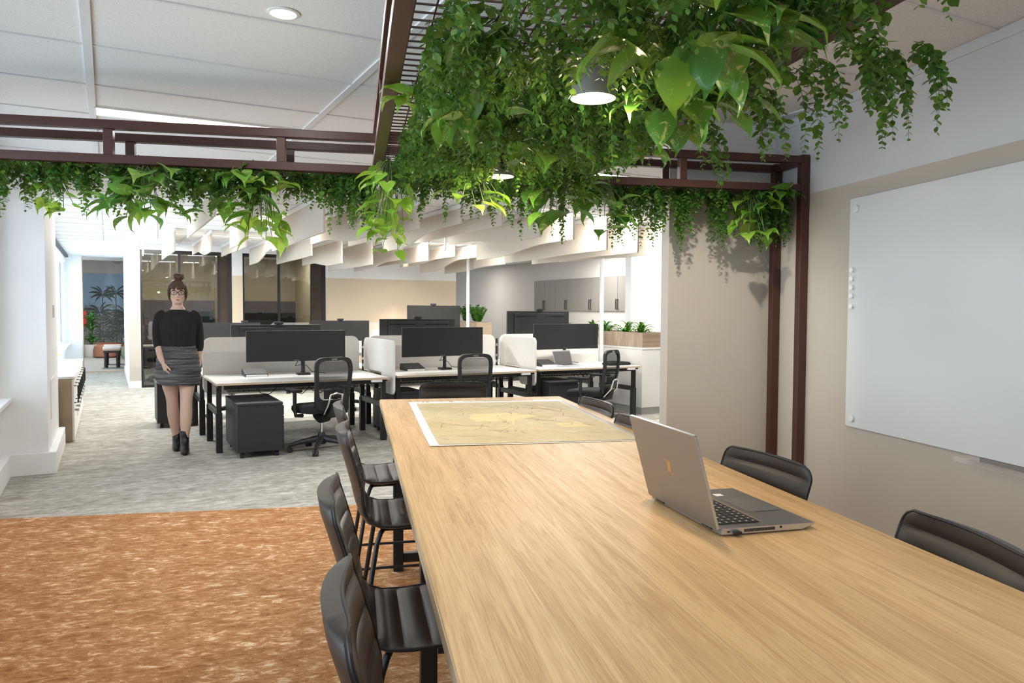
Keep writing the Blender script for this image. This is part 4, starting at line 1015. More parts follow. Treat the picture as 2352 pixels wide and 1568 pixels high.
# mobile pedestals
def pedestal(x, y, label, h=.53, w_=.42, d=.55):
    t = thing('mobile_pedestal', label, 'drawer unit', (x, y, 0), 0, 'charcoal mobile pedestals under the desks', True)
    m = MB(); m.bb(-w_/2, w_/2, 0, d, .06, h-.025); m.build('body', M_char, t, bevel=.003)
    m = MB(); m.bb(-w_/2-.005, w_/2+.005, -.006, d, h-.025, h); m.build('top', M_char, t, bevel=.003)
    zz = [.065, .30, .40, h-.03]
    for a, b in zip(zz, zz[1:]):
        m = MB(); m.bb(w_/2, w_/2+.016, .01, d-.01, a, b-.006); dr = m.build('drawer', M_char, t, bevel=.002)
        m = MB(); m.bb(w_/2+.016, w_/2+.026, d/2-.06, d/2+.06, b-.025, b-.017); m.build('handle', M_black, dr)
    for sx in (-1, 1):
        for yy in (.05, d-.05):
            m = MB(); c = (sx*(w_/2-.05), yy, .025); m.cyl((c[0]-.018, c[1], .025), (c[0]+.018, c[1], .025), .025, n=14); m.bb(c[0]-.012, c[0]+.012, c[1]-.015, c[1]+.015, .03, .06); m.build('caster', M_blackp, t, True)
pedestal(1.285, 7.52, 'charcoal mobile drawer unit under the left desk, fully in view', .53, .42, .80)
pedestal(3.0, 8.1, 'charcoal mobile drawer unit under the middle desk, behind the table end', .50, .42, .6)
pedestal(5.03, 8.0, 'charcoal mobile drawer unit under the right desk, beyond the map', .55, .43, .6)
pedestal(.72, 9.9, 'charcoal drawer unit behind the walking woman, at the rear desk', .55, .42, .55)
# ------------------------------------------------------------------ task chairs
def task_chair():
    t = thing('task_chair', '', 'office chair', (0, 0, 0), 0, 'black mesh task chairs at the desks', True)
    b = MB()
    for k in range(5):
        a = 2*PI*k/5 + .3; p = Vector((math.cos(a), math.sin(a), 0))
        b.tube([(p*.03) + Vector((0, 0, .125)), p*.18 + Vector((0, 0, .105)), p*.31 + Vector((0, 0, .075))], [.034, .026, .017], 8)
    b.lathe([(.035, .07), (.045, .08), (.045, .15), (.032, .19)], n=16)
    bs = b.build('star_base', M_blackp, t, True)
    for k in range(5):
        a = 2*PI*k/5 + .3; px, py = .31*math.cos(a), .31*math.sin(a); c = MB(); dx, dy = -math.sin(a), math.cos(a)
        for s_ in (-1, 1): c.cyl((px+dx*s_*.006, py+dy*s_*.006, .029), (px+dx*s_*.026, py+dy*s_*.026, .029), .029, n=16)
        c.cyl((px, py, .03), (px, py, .075), .009, n=8); c.build('caster', M_blackp, bs, True)
    m = MB(); m.cyl((0, 0, .15), (0, 0, .34), .014, n=16); m.build('gas_lift', M_chrome, t, True)
    m = MB(); m.tube([(0, .10, .36), (0, 0, .35), (0, -.12, .36)], [.05, .07, .05], 12); m.build('mechanism', M_blackp, t, True)
    m = MB(); P = rrect(.48, .47, .10, 6, 0, .03); rings = []
    for s_, z in ((.80, .385), (.94, .39), (1, .42), (.99, .45), (.93, .468), (.80, .475)): rings.append([(x*s_, .03+(y-.03)*s_, z + (.015 if y < -.1 else 0)) for x, y in P])
    m.loft(rings); m.build('seat', M_fab, t, True)
    # back frame: ring of varying width, curved
    def bp(u, z, off=0):
        yb = -.225 - .05*((z-.50)/.48) - .035*math.sin(PI*(z-.46)/.56) + .10*(u*u)*1.2
        return (u, yb+off, z)
    n = 40; out = []; inn = []
    for i in range(n):
        a = 2*PI*i/n; c, s_ = math.cos(a), math.sin(a); e = .38
        u0 = (abs(c)**e)*(1 if c > 0 else -1); v0 = (abs(s_)**e)*(1 if s_ > 0 else -1)
        z = .70 + v0*.265; wz = .175 + .035*(z-.43)/.54
        out.append((u0*wz, z)); zi = .735 + v0*.195; out_w = .175 + .035*(zi-.43)/.54 - .035
        inn.append((u0*out_w, zi))
    vs = [bp(u, z, o_) for L_, o_ in ((out, 0), (inn, 0), (inn, .03), (out, .03)) for u, z in L_]; fs = []
    for r_ in range(4):
        for i in range(n): fs.append((r_*n+i, r_*n+(i+1) % n, ((r_+1) % 4)*n+(i+1) % n, ((r_+1) % 4)*n+i))
    m = MB(); m.add(vs, fs); bf = m.build('back_frame', M_blackp, t, True)
    m = MB(); g = 14; vs = []; fs = []
    for i in range(g+1):
        for j in range(g+1):
            z = .545 + (j/g)*.38; ww = (.175 + .035*(z-.43)/.54 - .03)*(2*i/g-1); vs.append(bp(ww, z, .015))
    for i in range(g):
        for j in range(g): a = i*(g+1)+j; fs.append((a, a+1, a+g+2, a+g+1))
    m.add(vs, fs); m.build('back_mesh', M_mesh, t, True)
    m = MB(); m.obox(Matrix.Translation(bp(0, .60, .0)), .20, .02, .09); m.build('lumbar_pad', M_fab, t, bevel=.008)
    m = MB(); m.tube([(-.07, -.20, .40), (-.075, -.30, .50), (-.06, -.325, .60), (0, -.33, .615), (.06, -.325, .60), (.075, -.30, .50), (.07, -.20, .40)], .011, 10); m.build('chrome_loop', M_chrome, t, True)['label'] = 'bright chrome handle loop'
    m = MB(); m.tube([(0, -.12, .37), (0, -.25, .40), (0, -.275, .50)], [.035, .04, .03], 10); m.build('spine', M_blackp, t, True)
    m = MB(); m.obox(Matrix.Translation(bp(0, .945, -.003)), .06, .006, .02); m.build('badge', M_steel, bf)
    for sx in (-1, 1):
        m = MB(); m.tube([(sx*.20, 0, .375), (sx*.275, 0, .38), (sx*.285, 0, .44), (sx*.285, 0, .615)], .02, 8); ar = m.build('arm_post', M_blackp, t, True)
        m = MB(); m.obox(Matrix.Translation((sx*.285, .03, .63)), .085, .26, .028); m.build('arm_pad', M_fab, ar, bevel=.012)
    return t
tc = task_chair(); tc.location = W((1.90, 7.62, 0)); tc.rotation_euler = (0, 0, D + R_(12)); tc['label'] = 'black mesh task chair at the left desk, next to the drawer unit'
dup(tc, (3.50, 7.60, 0), R_(-3), 'black mesh task chair at the middle desk, behind the far table end', None, True)
dup(tc, (5.22, 7.66, 0), R_(28), 'black mesh task chair at the right desk, turned sideways', None, True)
dup(tc, (1.45, 10.6, 0), R_(170), 'black mesh task chair behind the left divider, mostly hidden', None, True)
dup(tc, (3.0, 10.7, 0), R_(190), 'black mesh task chair behind the middle divider, mostly hidden', None, True)
dup(tc, (.98, 16.4, 0), R_(60), 'black task chair inside the left glass meeting room', None, True)
# far bench
fb = thing('bench_desk', 'long white desk of the far bench before the glass rooms', 'desk', (3.3, 13.0, 0), 0, None, True)
m = MB(); m.bb(-2.4, 2.7, 0, .8, .676, .70); m.build('tabletop', M_desk, fb, bevel=.003)
for x in (-2.3, -.6, 1.1, 2.6):
    for y in (.08, .72): m = MB(); m.bb(x-.03, x+.03, y-.03, y+.03, 0, .676); m.build('leg', M_black, fb)
for x0, x1, lab in ((.9, 2.62, 'fabric divider on the far bench, behind the woman'), (2.7, 4.3, 'fabric divider on the far bench, middle'), (4.4, 6.0, 'fabric divider on the far bench, right end')):
    t = thing('desk_divider', lab, 'divider screen', ((x0+x1)/2, 13.83, 0), 0, 'fabric dividers on the far bench', True)
    m = MB(); m.prism(rrect(x1-x0, .5, .09, 6, 0, .82), 'y', -.012, .012); m.build('panel', M_felt, t, bevel=.003)
for x, lab in ((4.55, 'clear acrylic sneeze screen between the far monitors'), (2.9, 'clear acrylic screen beside the second far monitor')):
    m = MB(); m.prism(rrect(.8, .5, .08, 6, 0, .25), 'y', -.004, .004); o = m.build('acrylic_screen', M_clip); o.location = W((x, 13.6, .70)); o.rotation_euler = (0, 0, D); tag(o, lab, 'screen')
# power poles
for x, y, lab in ((6.35, 9.08, 'white power pole rising beside the right-hand planter'), (6.16, 13.3, 'white power pole rising between the far monitor and planter')):
    t = thing('power_pole', lab, 'pole', (x, y, 0), 0, 'white power poles', True)
    m = MB(); m.cyl((0, 0, 0), (0, 0, CH-.008), .030, n=20); m.build('shaft', M_rail, t, True)
    m = MB(); m.bb(-.045, .045, -.045, .045, CH-.016, CH-.008); m.build('ceiling_plate', M_rail, t)
# ------------------------------------------------------------------ planters
def planter(x0, x1, y0, y1, zb, zt, base, label, blabel):
    if base:
        c = thing('planter_cabinet', blabel, 'cabinet', ((x0+x1)/2, y0, 0), 0, None, True); m = MB(); w_ = (x1-x0)/2
        m.bb(-w_, w_, 0, y1-y0, .1, zb-.025); m.build('body', M_desk, c, bevel=.002)
        m = MB(); m.bb(-w_-.006, w_+.006, -.006, y1-y0+.006, zb-.025, zb); m.build('top', M_desk, c, bevel=.002)
        m = MB(); m.bb(-w_+.02, w_, .02, y1-y0, 0, .1); m.build('plinth', mat('grey_plinth', (.45, .44, .42), .5), c)
    t = thing('planter_box', label, 'planter', ((x0+x1)/2, y0, zb), 0, None, True); w_ = (x1-x0)/2; d = y1-y0; h = zt-zb; m = MB(); e = .018
    m.bb(-w_, w_, 0, e, 0, h); m.bb(-w_, w_, d-e, d, 0, h); m.bb(-w_, -w_+e, e, d-e, 0, h); m.bb(w_-e, w_, e, d-e, 0, h); m.bb(-w_+e, w_-e, e, d-e, 0, .02); m.build('box', M_wood3, t, bevel=.001)
    m = MB(); m.bb(-w_+e, w_-e, e, d-e, h-.05, h-.03); m.build('soil', M_soil, t)
planter(6.49, 6.96, 8.30, 11.6, .93, 1.137, True, 'pale striped timber planter box on the white cabinet at right', 'white cabinet carrying the planter, at the right end of the desks')
planter(6.38, 6.68, 13.3, 15.0, 0, 1.20, False, 'tall pale timber planter behind the middle desks', '')
def tuft(x, y, z, label, n, size, kind='strap', upw=1.0, group='leafy plants in the timber planters'):
    t = thing('planter_plant', label, 'plant', (x, y, z), rng.uniform(0, 6), group, True); lv = Leaves()
    for i in range(n):
        a = rng.uniform(0, 6.28); ti = rng.uniform(.15, 1)
        if kind == 'strap':
            lv.add('strap', np.array([[math.cos(a)*.015, math.sin(a)*.015, -.03]]), np.array([[math.cos(a)*ti, math.sin(a)*ti, .5*(1-ti)*upw]]), np.array([[0, 0, 1.]])+unit(1)*.1, size*rng.uniform(.7, 1.1))
        else:
            P = strand_path((0, 0, 0), .1); tip = np.array([math.cos(a)*ti*.14, math.sin(a)*ti*.14, size*rng.uniform(.7, 1)])
            T_ = np.linspace(.15, 1, 9)[:, None]*tip; k = len(T_); dd = tip/np.linalg.norm(tip)
            side = np.cross(dd, [0, 0, 1.]); side /= np.linalg.norm(side)+1e-6
            for s_ in (-1, 1): lv.add('small', T_, dd*.7+s_*side*np.ones((k, 1)), np.array([[0, .2, 1.]])+unit(k)*.2, .075)
    lv.build('leaves', M_plant, t)
for k, (y, lab) in enumerate(((8.55, 'leafy green plant nearest in the right planter'), (8.98, 'second leafy green plant in the right planter'), (9.42, 'third leafy green plant in the right planter, right of the pole'), (9.86, 'fourth leafy green plant in the right planter, at the pole'), (10.5, 'fifth leafy green plant, farthest along the right planter, beside the monitor'))):
    tuft(6.66+.06*(k % 2), y, 1.10, lab, 30, .36)
for k, (x, y, lab) in enumerate(((6.45, 13.4, 'zz plant at the left end of the far planter'), (6.60, 13.9, 'second zz plant of the far planter, right of the pole'), (6.62, 14.4, 'third zz plant of the far planter'), (6.60, 14.85, 'zz plant at the right end of the far planter'))):
    tuft(x, y, 1.17, lab, 9, .36, 'zz', group='zz plants in the far planter')
# ------------------------------------------------------------------ kitchen cupboards
for k in range(4):
    y0 = 15.72 - .96*(k+1); t = thing('wall_cupboard', 'taupe overhead double cupboard, %s on the grey kitchen wall' % ('leftmost', 'second from the left', 'third from the left', 'rightmost')[k], 'cupboard', (9.06, y0, 1.43), 0, 'taupe overhead cupboards', True)
    m = MB(); m.bb(-.012, 0, 0, .955, 0, .71); m.build('carcass', M_groove, t)
    for j in range(2):
        m = MB(); m.bb(-.032, -.012, j*.48+.003, j*.48+.475, .003, .707); dr = m.build('door', M_cup, t, bevel=.001)
        yy = .45 if j == 0 else .51; m = MB(); m.tube([(-.03, yy, .04), (-.06, yy, .04), (-.06, yy, .24), (-.03, yy, .24)], .008, 6); m.build('handle', M_black, dr)
# ------------------------------------------------------------------ low cabinets under the windows
for k in range(4):
    y0 = 9.28 + .80*k
    t = thing('storage_cabinet', 'low grey-oak storage cabinet under the window, %s from the column' % ('first', 'second', 'third', 'fourth')[k], 'cabinet', (-.56, y0, 0), 0, 'low cabinets along the window wall', True)
    m = MB(); m.bb(-.155, .215, 0, .80, .0, .68); m.build('body', M_wood2, t, bevel=.002)
    for j in range(2):
        m = MB(); m.bb(.215, .234, j*.40+.003, j*.40+.397, .02, .675); dr = m.build('door', M_desk, t, bevel=.002)
        yy = j*.40+.06; m = MB(); m.tube([(.232, yy, .42), (.272, yy, .42), (.272, yy, .60), (.232, yy, .60)], .008, 6); m.build('handle', M_black, dr)
        m = MB(); m.cyl((.234, yy+.03, .34), (.246, yy+.03, .34), .012, n=12); m.bb(.246, .275, yy+.028, yy+.032, .325, .35); m.bb(.262, .266, yy+.02, yy+.04, .27, .33); m.build('key', M_steel, dr)
m = MB(); m.bb(-.715, -.315, 9.27, 12.49, .68, .705); o = m.build('cabinet_worktop', M_desk, None, bevel=.003); o.rotation_euler = (0, 0, D); tag(o, 'long white worktop across the low window cabinets', 'worktop')
m = MB(); m.bb(-.76, -.68, 14.0, 14.08, .673, .70); o = m.build('sticky_notes', M_note, None); o.rotation_euler = (0, 0, D); tag(o, 'small pad of yellow notes on the window sill', 'notepad')
# ------------------------------------------------------------------ inside the meeting rooms
tv = thing('wall_screen', 'dark wall-mounted screen inside the left glass meeting room', 'screen', (1.55, 18.2, 1.05), 0, None, True)
m = MB(); m.bb(-.55, .55, 0, .05, 0, .33); m.build('housing', M_blackp, tv, bevel=.004); m = MB(); m.bb(-.535, .535, -.002, .001, .015, .32); m.build('display', mat('teal_dark_screen', (.008, .022, .022), .25), tv)
m = MB(); m.bb(-.2, .2, .05, .069, .08, .24); m.build('bracket', M_black, tv)
mt = monitor(3.05, 16.6, .95, 1.36, 'wide curved monitor inside the right glass meeting room', None, -1, 0, .70, False, 1.05)
for x, lab, w_ in ((1.3, 'white meeting table inside the left glass room', .75), (3.1, 'white meeting table inside the right glass room', .7)):
    t = thing('meeting_desk', lab, 'table', (x, 16.4, 0), 0, None, True); m = MB(); m.bb(-w_, w_, 0, .7, .675, .70); m.build('tabletop', M_desk, t, bevel=.003)
    for sx in (-1, 1):
        for y in (.06, .64): m = MB(); m.bb(sx*(w_-.06)-.025, sx*(w_-.06)+.025, y-.025, y+.025, 0, .675); m.build('leg', M_black, t)
# ------------------------------------------------------------------ breakout room
mu = thing('jungle_mural', 'jungle wallpaper mural of grey-green palms on pale blue, beyond the corridor', 'mural', (0, 26.985, 0), 0, None, True)
m = MB(); m.bb(-2.9, 5.9, 0, .012, .02, 2.52)
def b_mural(nt, b):
    tc = N(nt, 'ShaderNodeTexCoord'); sp = N(nt, 'ShaderNodeSeparateXYZ'); nt.links.new(tc.outputs['Object'], sp.inputs[0])
    n = noise(nt, coords(nt, (1, 1, .7)), 5, 6, .7, 1.5); n2 = noise(nt, coords(nt), 14, 5, .7, 2)
    veg = ramp(nt, n2, [(.35, (.035, .05, .05)), (.48, (.16, .19, .18)), (.56, (.30, .30, .28)), (.64, (.42, .30, .24)), (.72, (.20, .26, .18))])
    k = math_(nt, 'ADD', sp.outputs[2], math_(nt, 'MULTIPLY', math_(nt, 'SUBTRACT', n, .5), 1.6))
    f = ramp(nt, math_(nt, 'MULTIPLY', k, .4), [(.50, (1, 1, 1)), (.60, (0, 0, 0))])
    nt.links.new(mix(nt, f, (.36, .52, .68), veg), b.inputs['Base Color'])
m.build('wallpaper', mat('mural_print', (.4, .5, .6), .7, build=b_mural), mu)
lf = MB()
def frond(cx, cz, n, L, a0, a1, wd):
    for i in range(n):
        a = R_(a0 + (a1-a0)*i/(n-1)) + rng.normal()*.06; pts = [(cx, cz)]; l_ = L*rng.uniform(.8, 1.1); k = 7; aa = a
        for j in range(k): pts.append((pts[-1][0]+math.cos(aa)*l_/k, pts[-1][1]+math.sin(aa)*l_/k)); aa += (-.16 if math.cos(a) > 0 else .16)
        up = []; dn = []
        for j, (x, z) in enumerate(pts):
            ww = wd*math.sin(PI*min(.98, (j+.4)/(k+.6))); up.append((x-math.sin(aa)*0, z+ww)); dn.append((x, z-ww))
        P = up + dn[::-1]; q = len(up)
        lf.add([(x, -.003-.0002*i, z) for x, z in P], [(j, j+1, 2*q-2-j, 2*q-1-j) for j in range(q-1)])
for cx, cz, n, L, wd in ((-.12, 1.85, 9, .42, .035), (.25, 1.9, 9, .40, .03), (-.2, 1.3, 9, .5, .035), (.5, 1.25, 10, .5, .03), (.15, 1.0, 11, .5, .03), (-.5, 1.0, 9, .45, .03), (.4, .7, 11, .5, .028), (-.1, .55, 10, .4, .03)):
    frond(cx, cz, n, L, -15, 195, wd); lf.bb(cx-.012, cx+.012, -.0028, -.001, .1, cz)
lf.build('palm_print', mat('palm_print', (.08, .11, .105), .8, build=mottled((.045, .065, .065), (.16, .18, .16), 30)), mu, recalc=False)
pp = thing('potted_palm', 'strappy green plant in a round pale pot, in the breakout room', 'plant', (-.42, 25.4, 0), 0, None, True)
m = MB(); m.lathe([(.17, 0), (.19, .03), (.20, .37), (.185, .37), (.18, .33), (.001, .33)], n=28); m.build('pot', M_pot, pp, True)
lv = Leaves()
for zz, n in ((.35, 26), (.75, 24), (1.0, 18)):
    for i in range(n):
        a = rng.uniform(0, 6.28); ti = rng.uniform(.2, 1); lv.add('strap', np.array([[0, 0, zz]]), np.array([[math.cos(a)*ti, math.sin(a)*ti, .6*(1-ti)]]), np.array([[0, 0, 1.]])+unit(1)*.1, rng.uniform(.45, .62))
lv.build('leaves', M_plant, pp); m = MB(); m.tube([(0, 0, .33), (.02, 0, .7), (0, .02, 1.02)], [.03, .025, .02], 8); m.build('stem', M_stem, pp, True)
for k, (x, y, lab) in enumerate(((.09, 20.8, 'black-legged bench with cream cushion just past the opening'), (.11, 21.9, 'second black-legged cream bench, behind the first'))):
    t = thing('bench_stool', lab, 'bench', (x, y, 0), 0, 'cream benches in the breakout room', True)
    m = MB(); m.prism(rrect(.40, .42, .05, 5), 'z', .44, .50); m.build('cushion', M_cush, t, True, bevel=.012)
    m = MB(); m.prism(rrect(.40, .42, .05, 5), 'z', .415, .44); m.build('timber_edge', M_wood4, t)
    m = MB(); m.prism(rrect(.38, .40, .05, 5), 'z', .36, .415); m.build('apron', M_black, t)
    for sx in (-1, 1):
        for sy in (-1, 1): m = MB(); m.cyl((sx*.13, sy*.14, 0), (sx*.13, sy*.14, .36), .042, n=14); m.build('leg', M_black, t, True)
t = thing('ottoman', 'sage green round ottoman beside the mural', 'ottoman', (.62, 24.2, 0), 0, None, True); m = MB(); m.lathe([(.20, 0), (.27, .05), (.29, .18), (.27, .33), (.2, .38), (.001, .39)], n=24); m.build('cushion', M_green, t, True)
t = thing('ottoman', 'terracotta ottoman between the plant pot and benches', 'ottoman', (-.05, 25.0, 0), 0, None, True); m = MB(); m.lathe([(.25, 0), (.32, .05), (.33, .2), (.3, .33), (.2, .38), (.001, .39)], n=24); m.build('cushion', M_terra, t, True)
t = thing('lounge_seat', 'curved terracotta lounge seat against the mural', 'seat', (.0, 26.2, 0), 0, None, True); m = MB(); m.prism(rrect(1.3, .6, .28, 8), 'z', 0, .25); m.build('seat', M_terra, t, True, bevel=.05); m = MB(); m.tube([(-.5, .15, .24), (-.3, .25, .3), (.2, .26, .3), (.5, .15, .24)], [.07, .09, .09, .07], 12); m.build('backrest', M_terra, t, True)
t = thing('side_table', 'pale timber table partly behind the corridor wall', 'table', (.62, 22.8, 0), 0, None, True); m = MB(); m.bb(-.25, .25, -.3, .3, .55, .63); m.build('tabletop', M_wood4, t, bevel=.01)
for sx in (-1, 1):
    for sy in (-1, 1): m = MB(); m.bb(sx*.2-.03, sx*.2+.03, sy*.25-.03, sy*.25+.03, 0, .55); m.build('leg', M_wood4, t)
for pts, r, lab in (([(-1.2, 23.6, 2.98), (-.55, 23.7, 2.98), (-.2, 24.1, 3.05), (-.16, 25, 3.12)], .20, 'crinkled silver flexible duct on the breakout ceiling, left'), ([(.28, 22.5, 3.05), (.28, 24, 3.02), (.30, 26.5, 3.05)], .22, 'silver flexible duct on the breakout ceiling, right'), ([(-1.2, 26.4, 3.3), (.0, 26.4, 3.3)], .12, 'thin silver duct behind the others on the breakout ceiling')):
    P = []
    for (a, b) in zip(pts, pts[1:]):
        for i in range(14): P.append(tuple(a[k]+(b[k]-a[k])*i/14 for k in range(3)))
    P.append(pts[-1]); m = MB(); m.tube(P, [r*(1+.06*(-1)**i) for i in range(len(P))], 16)
    o = m.build('flexible_duct', M_duct, None, True); o.rotation_euler = (0, 0, D)
    m = MB()
    for q in (P[3], P[-4]): m.bb(q[0]-.015, q[0]+.015, q[1]-.002, q[1]+.002, q[2]+r*.9, 3.5)
    m.build('hanger_strap', M_steel, o); tag(o, lab, 'duct', 'flexible ducts in the breakout room')
t = thing('pendant_lamp', 'black cylinder pendant lamp in the breakout room', 'lamp', (.60, 23.0, 2.5), 0, None, True); m = MB(); m.cyl((0, 0, 0), (0, 0, .32), .12, n=20); m.build('lamp_shade', M_black, t, True); m = MB(); m.lathe([(.10, -.004), (.001, -.004)], n=18); m.build('bulb', M_led, t); m = MB(); m.cyl((0, 0, .32), (0, 0, 1.0), .005, n=6); m.build('cord', M_black, t)
m = MB(); m.bb(-.80, -.55, 25.9, 25.95, .9, 1.35); o = m.build('red_flag', M_red, None); o.rotation_euler = (0, 0, D); tag(o, 'red cloth edge glimpsed beside the plant in the breakout room', 'banner')
m = MB(); m.bb(-.80, -.76, 25.88, 25.97, 0, 1.4); o.data.materials.append(M_black); m.build('pole', M_black, o)
# ------------------------------------------------------------------ the walking woman
pw = Vector((-1.735, 8.09, 0)); az = math.atan2(-pw.x, -pw.y)          # she walks towards the viewer
wm = thing('person', 'woman in black knit top, grey ruched skirt and ankle boots walking towards the viewer', 'person', pw, math.atan2(pw.y, pw.x) - PI/2 + 0)
# local frame: +y away from the viewer, so she faces -y; x to the picture's right
def el(cx, cy, cz, rx, ry, n=20, tx=0, ty=0, sq=1.0):
    R = []
    for j in range(n):
        a = 2*PI*j/n; c, s_ = math.cos(a), math.sin(a)
        c = math.copysign(abs(c)**sq, c); s_ = math.copysign(abs(s_)**sq, s_)
        R.append((cx+rx*c, cy+ry*s_, cz + tx*rx*c + ty*ry*s_))
    return R
def limb(mb, pts, rs, n=14, sub=4):                                     # smooth tapering limb through joints
    P = [Vector(p) for p in pts]; out = []; ro = []
    for i in range(len(P)-1):
        p0, p1, p2, p3 = P[max(i-1, 0)], P[i], P[i+1], P[min(i+2, len(P)-1)]
        for k in range(sub):
            u = k/sub; out.append(.5*((2*p1) + (p2-p0)*u + (2*p0-5*p1+4*p2-p3)*u*u + (3*p1-p0-3*p2+p3)*u**3)); ro.append(rs[i]+(rs[i+1]-rs[i])*(3*u*u-2*u**3))
    out.append(P[-1]); ro.append(rs[-1]); mb.tube([tuple(p) for p in out], ro, n)
b = MB()
# torso under the clothes
b.loft([el(0, 0, .80, .155, .115), el(0, 0, .92, .165, .115), el(0, 0, 1.05, .125, .09), el(0, -.01, 1.18, .135, .10), el(0, -.01, 1.30, .15, .10), el(0, 0, 1.38, .14, .075), el(0, .005, 1.42, .075, .06), el(0, 0, 1.46, .05, .052)])
limb(b, [(0, .01, 1.38), (0, .0, 1.45), (0, -.008, 1.53)], [.058, .049, .050])                  # neck
# head: rings from chin to crown, face to -y
hc = -.012
b.loft([el(0, hc-.042, 1.476, .020, .022), el(0, hc-.036, 1.483, .036, .040), el(0, hc-.018, 1.505, .052, .066), el(0, hc-.004, 1.54, .063, .084), el(0, hc, 1.58, .070, .092), el(0, hc+.004, 1.62, .073, .096), el(0, hc+.008, 1.655, .070, .092), el(0, hc+.010, 1.685, .056, .074), el(0, hc+.012, 1.705, .032, .042), el(0, hc+.012, 1.711, .008, .010)])
b.loft([el(0, hc-.086, 1.602, .007, .008, 10), el(0, hc-.096, 1.575, .009, .011, 10), el(0, hc-.103, 1.553, .0135, .014, 10), el(0, hc-.094, 1.543, .012, .012, 10)])   # nose
for sx in (-1, 1):
    b.ell((sx*.074, hc+.01, 1.575), .012, .02, .032)                                               # ears
    b.ell((sx*.034, hc-.068, 1.555), .022, .018, .02)                                              # cheeks
# legs: picture-left leg trails, picture-right leg steps forward
limb(b, [(-.085, .0, .86), (-.078, .02, .70), (-.062, .035, .515), (-.054, .075, .36), (-.030, .125, .14), (-.022, .130, .07)], [.095, .082, .055, .056, .036, .038])
limb(b, [(.085, .0, .86), (.078, -.045, .70), (.068, -.10, .52), (.064, -.115, .36), (.052, -.13, .14), (.050, -.13, .06)], [.092, .079, .057, .058, .037, .038])
# arms
limb(b, [(-.145, .0, 1.36), (-.180, .02, 1.22), (-.178, .0, 1.08), (-.165, -.07, .97), (-.140, -.11, .905)], [.05, .045, .038, .031, .024])
limb(b, [(.145, .0, 1.36), (.186, .05, 1.22), (.194, .085, 1.08), (.196, .09, .96), (.194, .08, .86)], [.05, .045, .038, .031, .024])
def hand(base, d, pn, size=1.0, curl=.5, thumb=1):
    d = Vector(d).normalized(); pn = Vector(pn); pn = (pn - d*pn.dot(d)).normalized(); sd = d.cross(pn)         # d along, pn palm normal
    base = Vector(base); rings = []
    for u, w_, th in ((0, .022, .017), (.03, .033, .016), (.06, .040, .0145), (.085, .041, .0125)):
        c = base + d*u*size; rings.append([tuple(c + sd*w_*math.cos(2*PI*j/12) + pn*th*math.sin(2*PI*j/12)) for j in range(12)])
    b.loft(rings)
    for k, (o_, L_) in enumerate(((-.030, .066), (-.010, .076), (.010, .071), (.029, .056))):
        p = base + d*.080*size + sd*o_; dr = d.copy(); pts = [tuple(p)]
        for q, fr in enumerate((.45, .32, .23)):
            dr = (dr + pn*(curl*(.28+.14*q+.05*k))).normalized(); p = p + dr*L_*fr; pts.append(tuple(p))
        limb(b, pts, [.0088, .0082, .0076, .0062], 8, 3)
    p = base + d*.028 + sd*(-.034*thumb); pts = [tuple(p)]; dr = (d*.9 - sd*.42*thumb + pn*.3).normalized()
    for L_ in (.03, .03, .022): p = p + dr*L_; pts.append(tuple(p)); dr = (dr + d*.35 + pn*.2).normalized()
    limb(b, pts, [.0125, .0105, .0092, .007], 8, 3)
hand((-.140, -.11, .905), (.24, -.12, -.95), (.92, .35, .0), curl=.75, thumb=-1)
hand((.194, .08, .86), (-.02, -.08, -1), (-.9, .3, 0), curl=.6, thumb=-1)
bo = b.build('body', M_skin, wm, 'all'); rm = bo.modifiers.new('remesh', 'REMESH'); rm.mode = 'VOXEL'; rm.voxel_size = .0042; rm.use_smooth_shade = True
sm = bo.modifiers.new('smooth', 'SMOOTH'); sm.factor = .5; sm.iterations = 3
# clothes
k = MB()
k.loft([el(0, 0, 1.045, .155, .118), el(0, 0, 1.07, .165, .125), el(0, 0, 1.12, .160, .122), el(0, -.01, 1.20, .165, .130), el(0, -.012, 1.29, .172, .130), el(0, 0, 1.36, .165, .102), el(0, 0, 1.395, .140, .088), el(0, .002, 1.415, .098, .074), el(0, .0, 1.424, .082, .066)])
limb(k, [(-.12, .0, 1.378), (-.160, .0, 1.358), (-.184, .015, 1.27), (-.186, .015, 1.17), (-.178, .0, 1.08), (-.170, -.03, 1.045)], [.048, .054, .050, .050, .050, .040])
limb(k, [(.12, .0, 1.378), (.160, .0, 1.358), (.184, .03, 1.27), (.192, .06, 1.17), (.194, .085, 1.06), (.194, .09, 1.0)], [.048, .054, .050, .050, .048, .038])
ko = k.build('sweater', M_knit, wm, 'all'); rm = ko.modifiers.new('remesh', 'REMESH'); rm.mode = 'VOXEL'; rm.voxel_size = .007; rm.use_smooth_shade = True
sm = ko.modifiers.new('smooth', 'SMOOTH'); sm.factor = .5; sm.iterations = 4
s = MB(); rings = []
for i in range(46):
    u = i/45; z = .675 + u*.41
    rx = np.interp(z, [.675, .70, .76, .84, .93, 1.02, 1.085], [.196, .206, .212, .211, .196, .172, .156]); ry = np.interp(z, [.675, .76, .84, .95, 1.085], [.178, .170, .152, .132, .112])
    rp = .0035*math.sin(z*150) + .002*math.sin(z*61+1)
    rings.append([(x + .004*math.sin(z*40), y, zz + .006*math.sin(x*30+z*20)) for x, y, zz in el(0, 0, z, rx+rp, ry+rp, 32)])
s.loft(rings); s.build('skirt', M_skirt, wm, 'all')
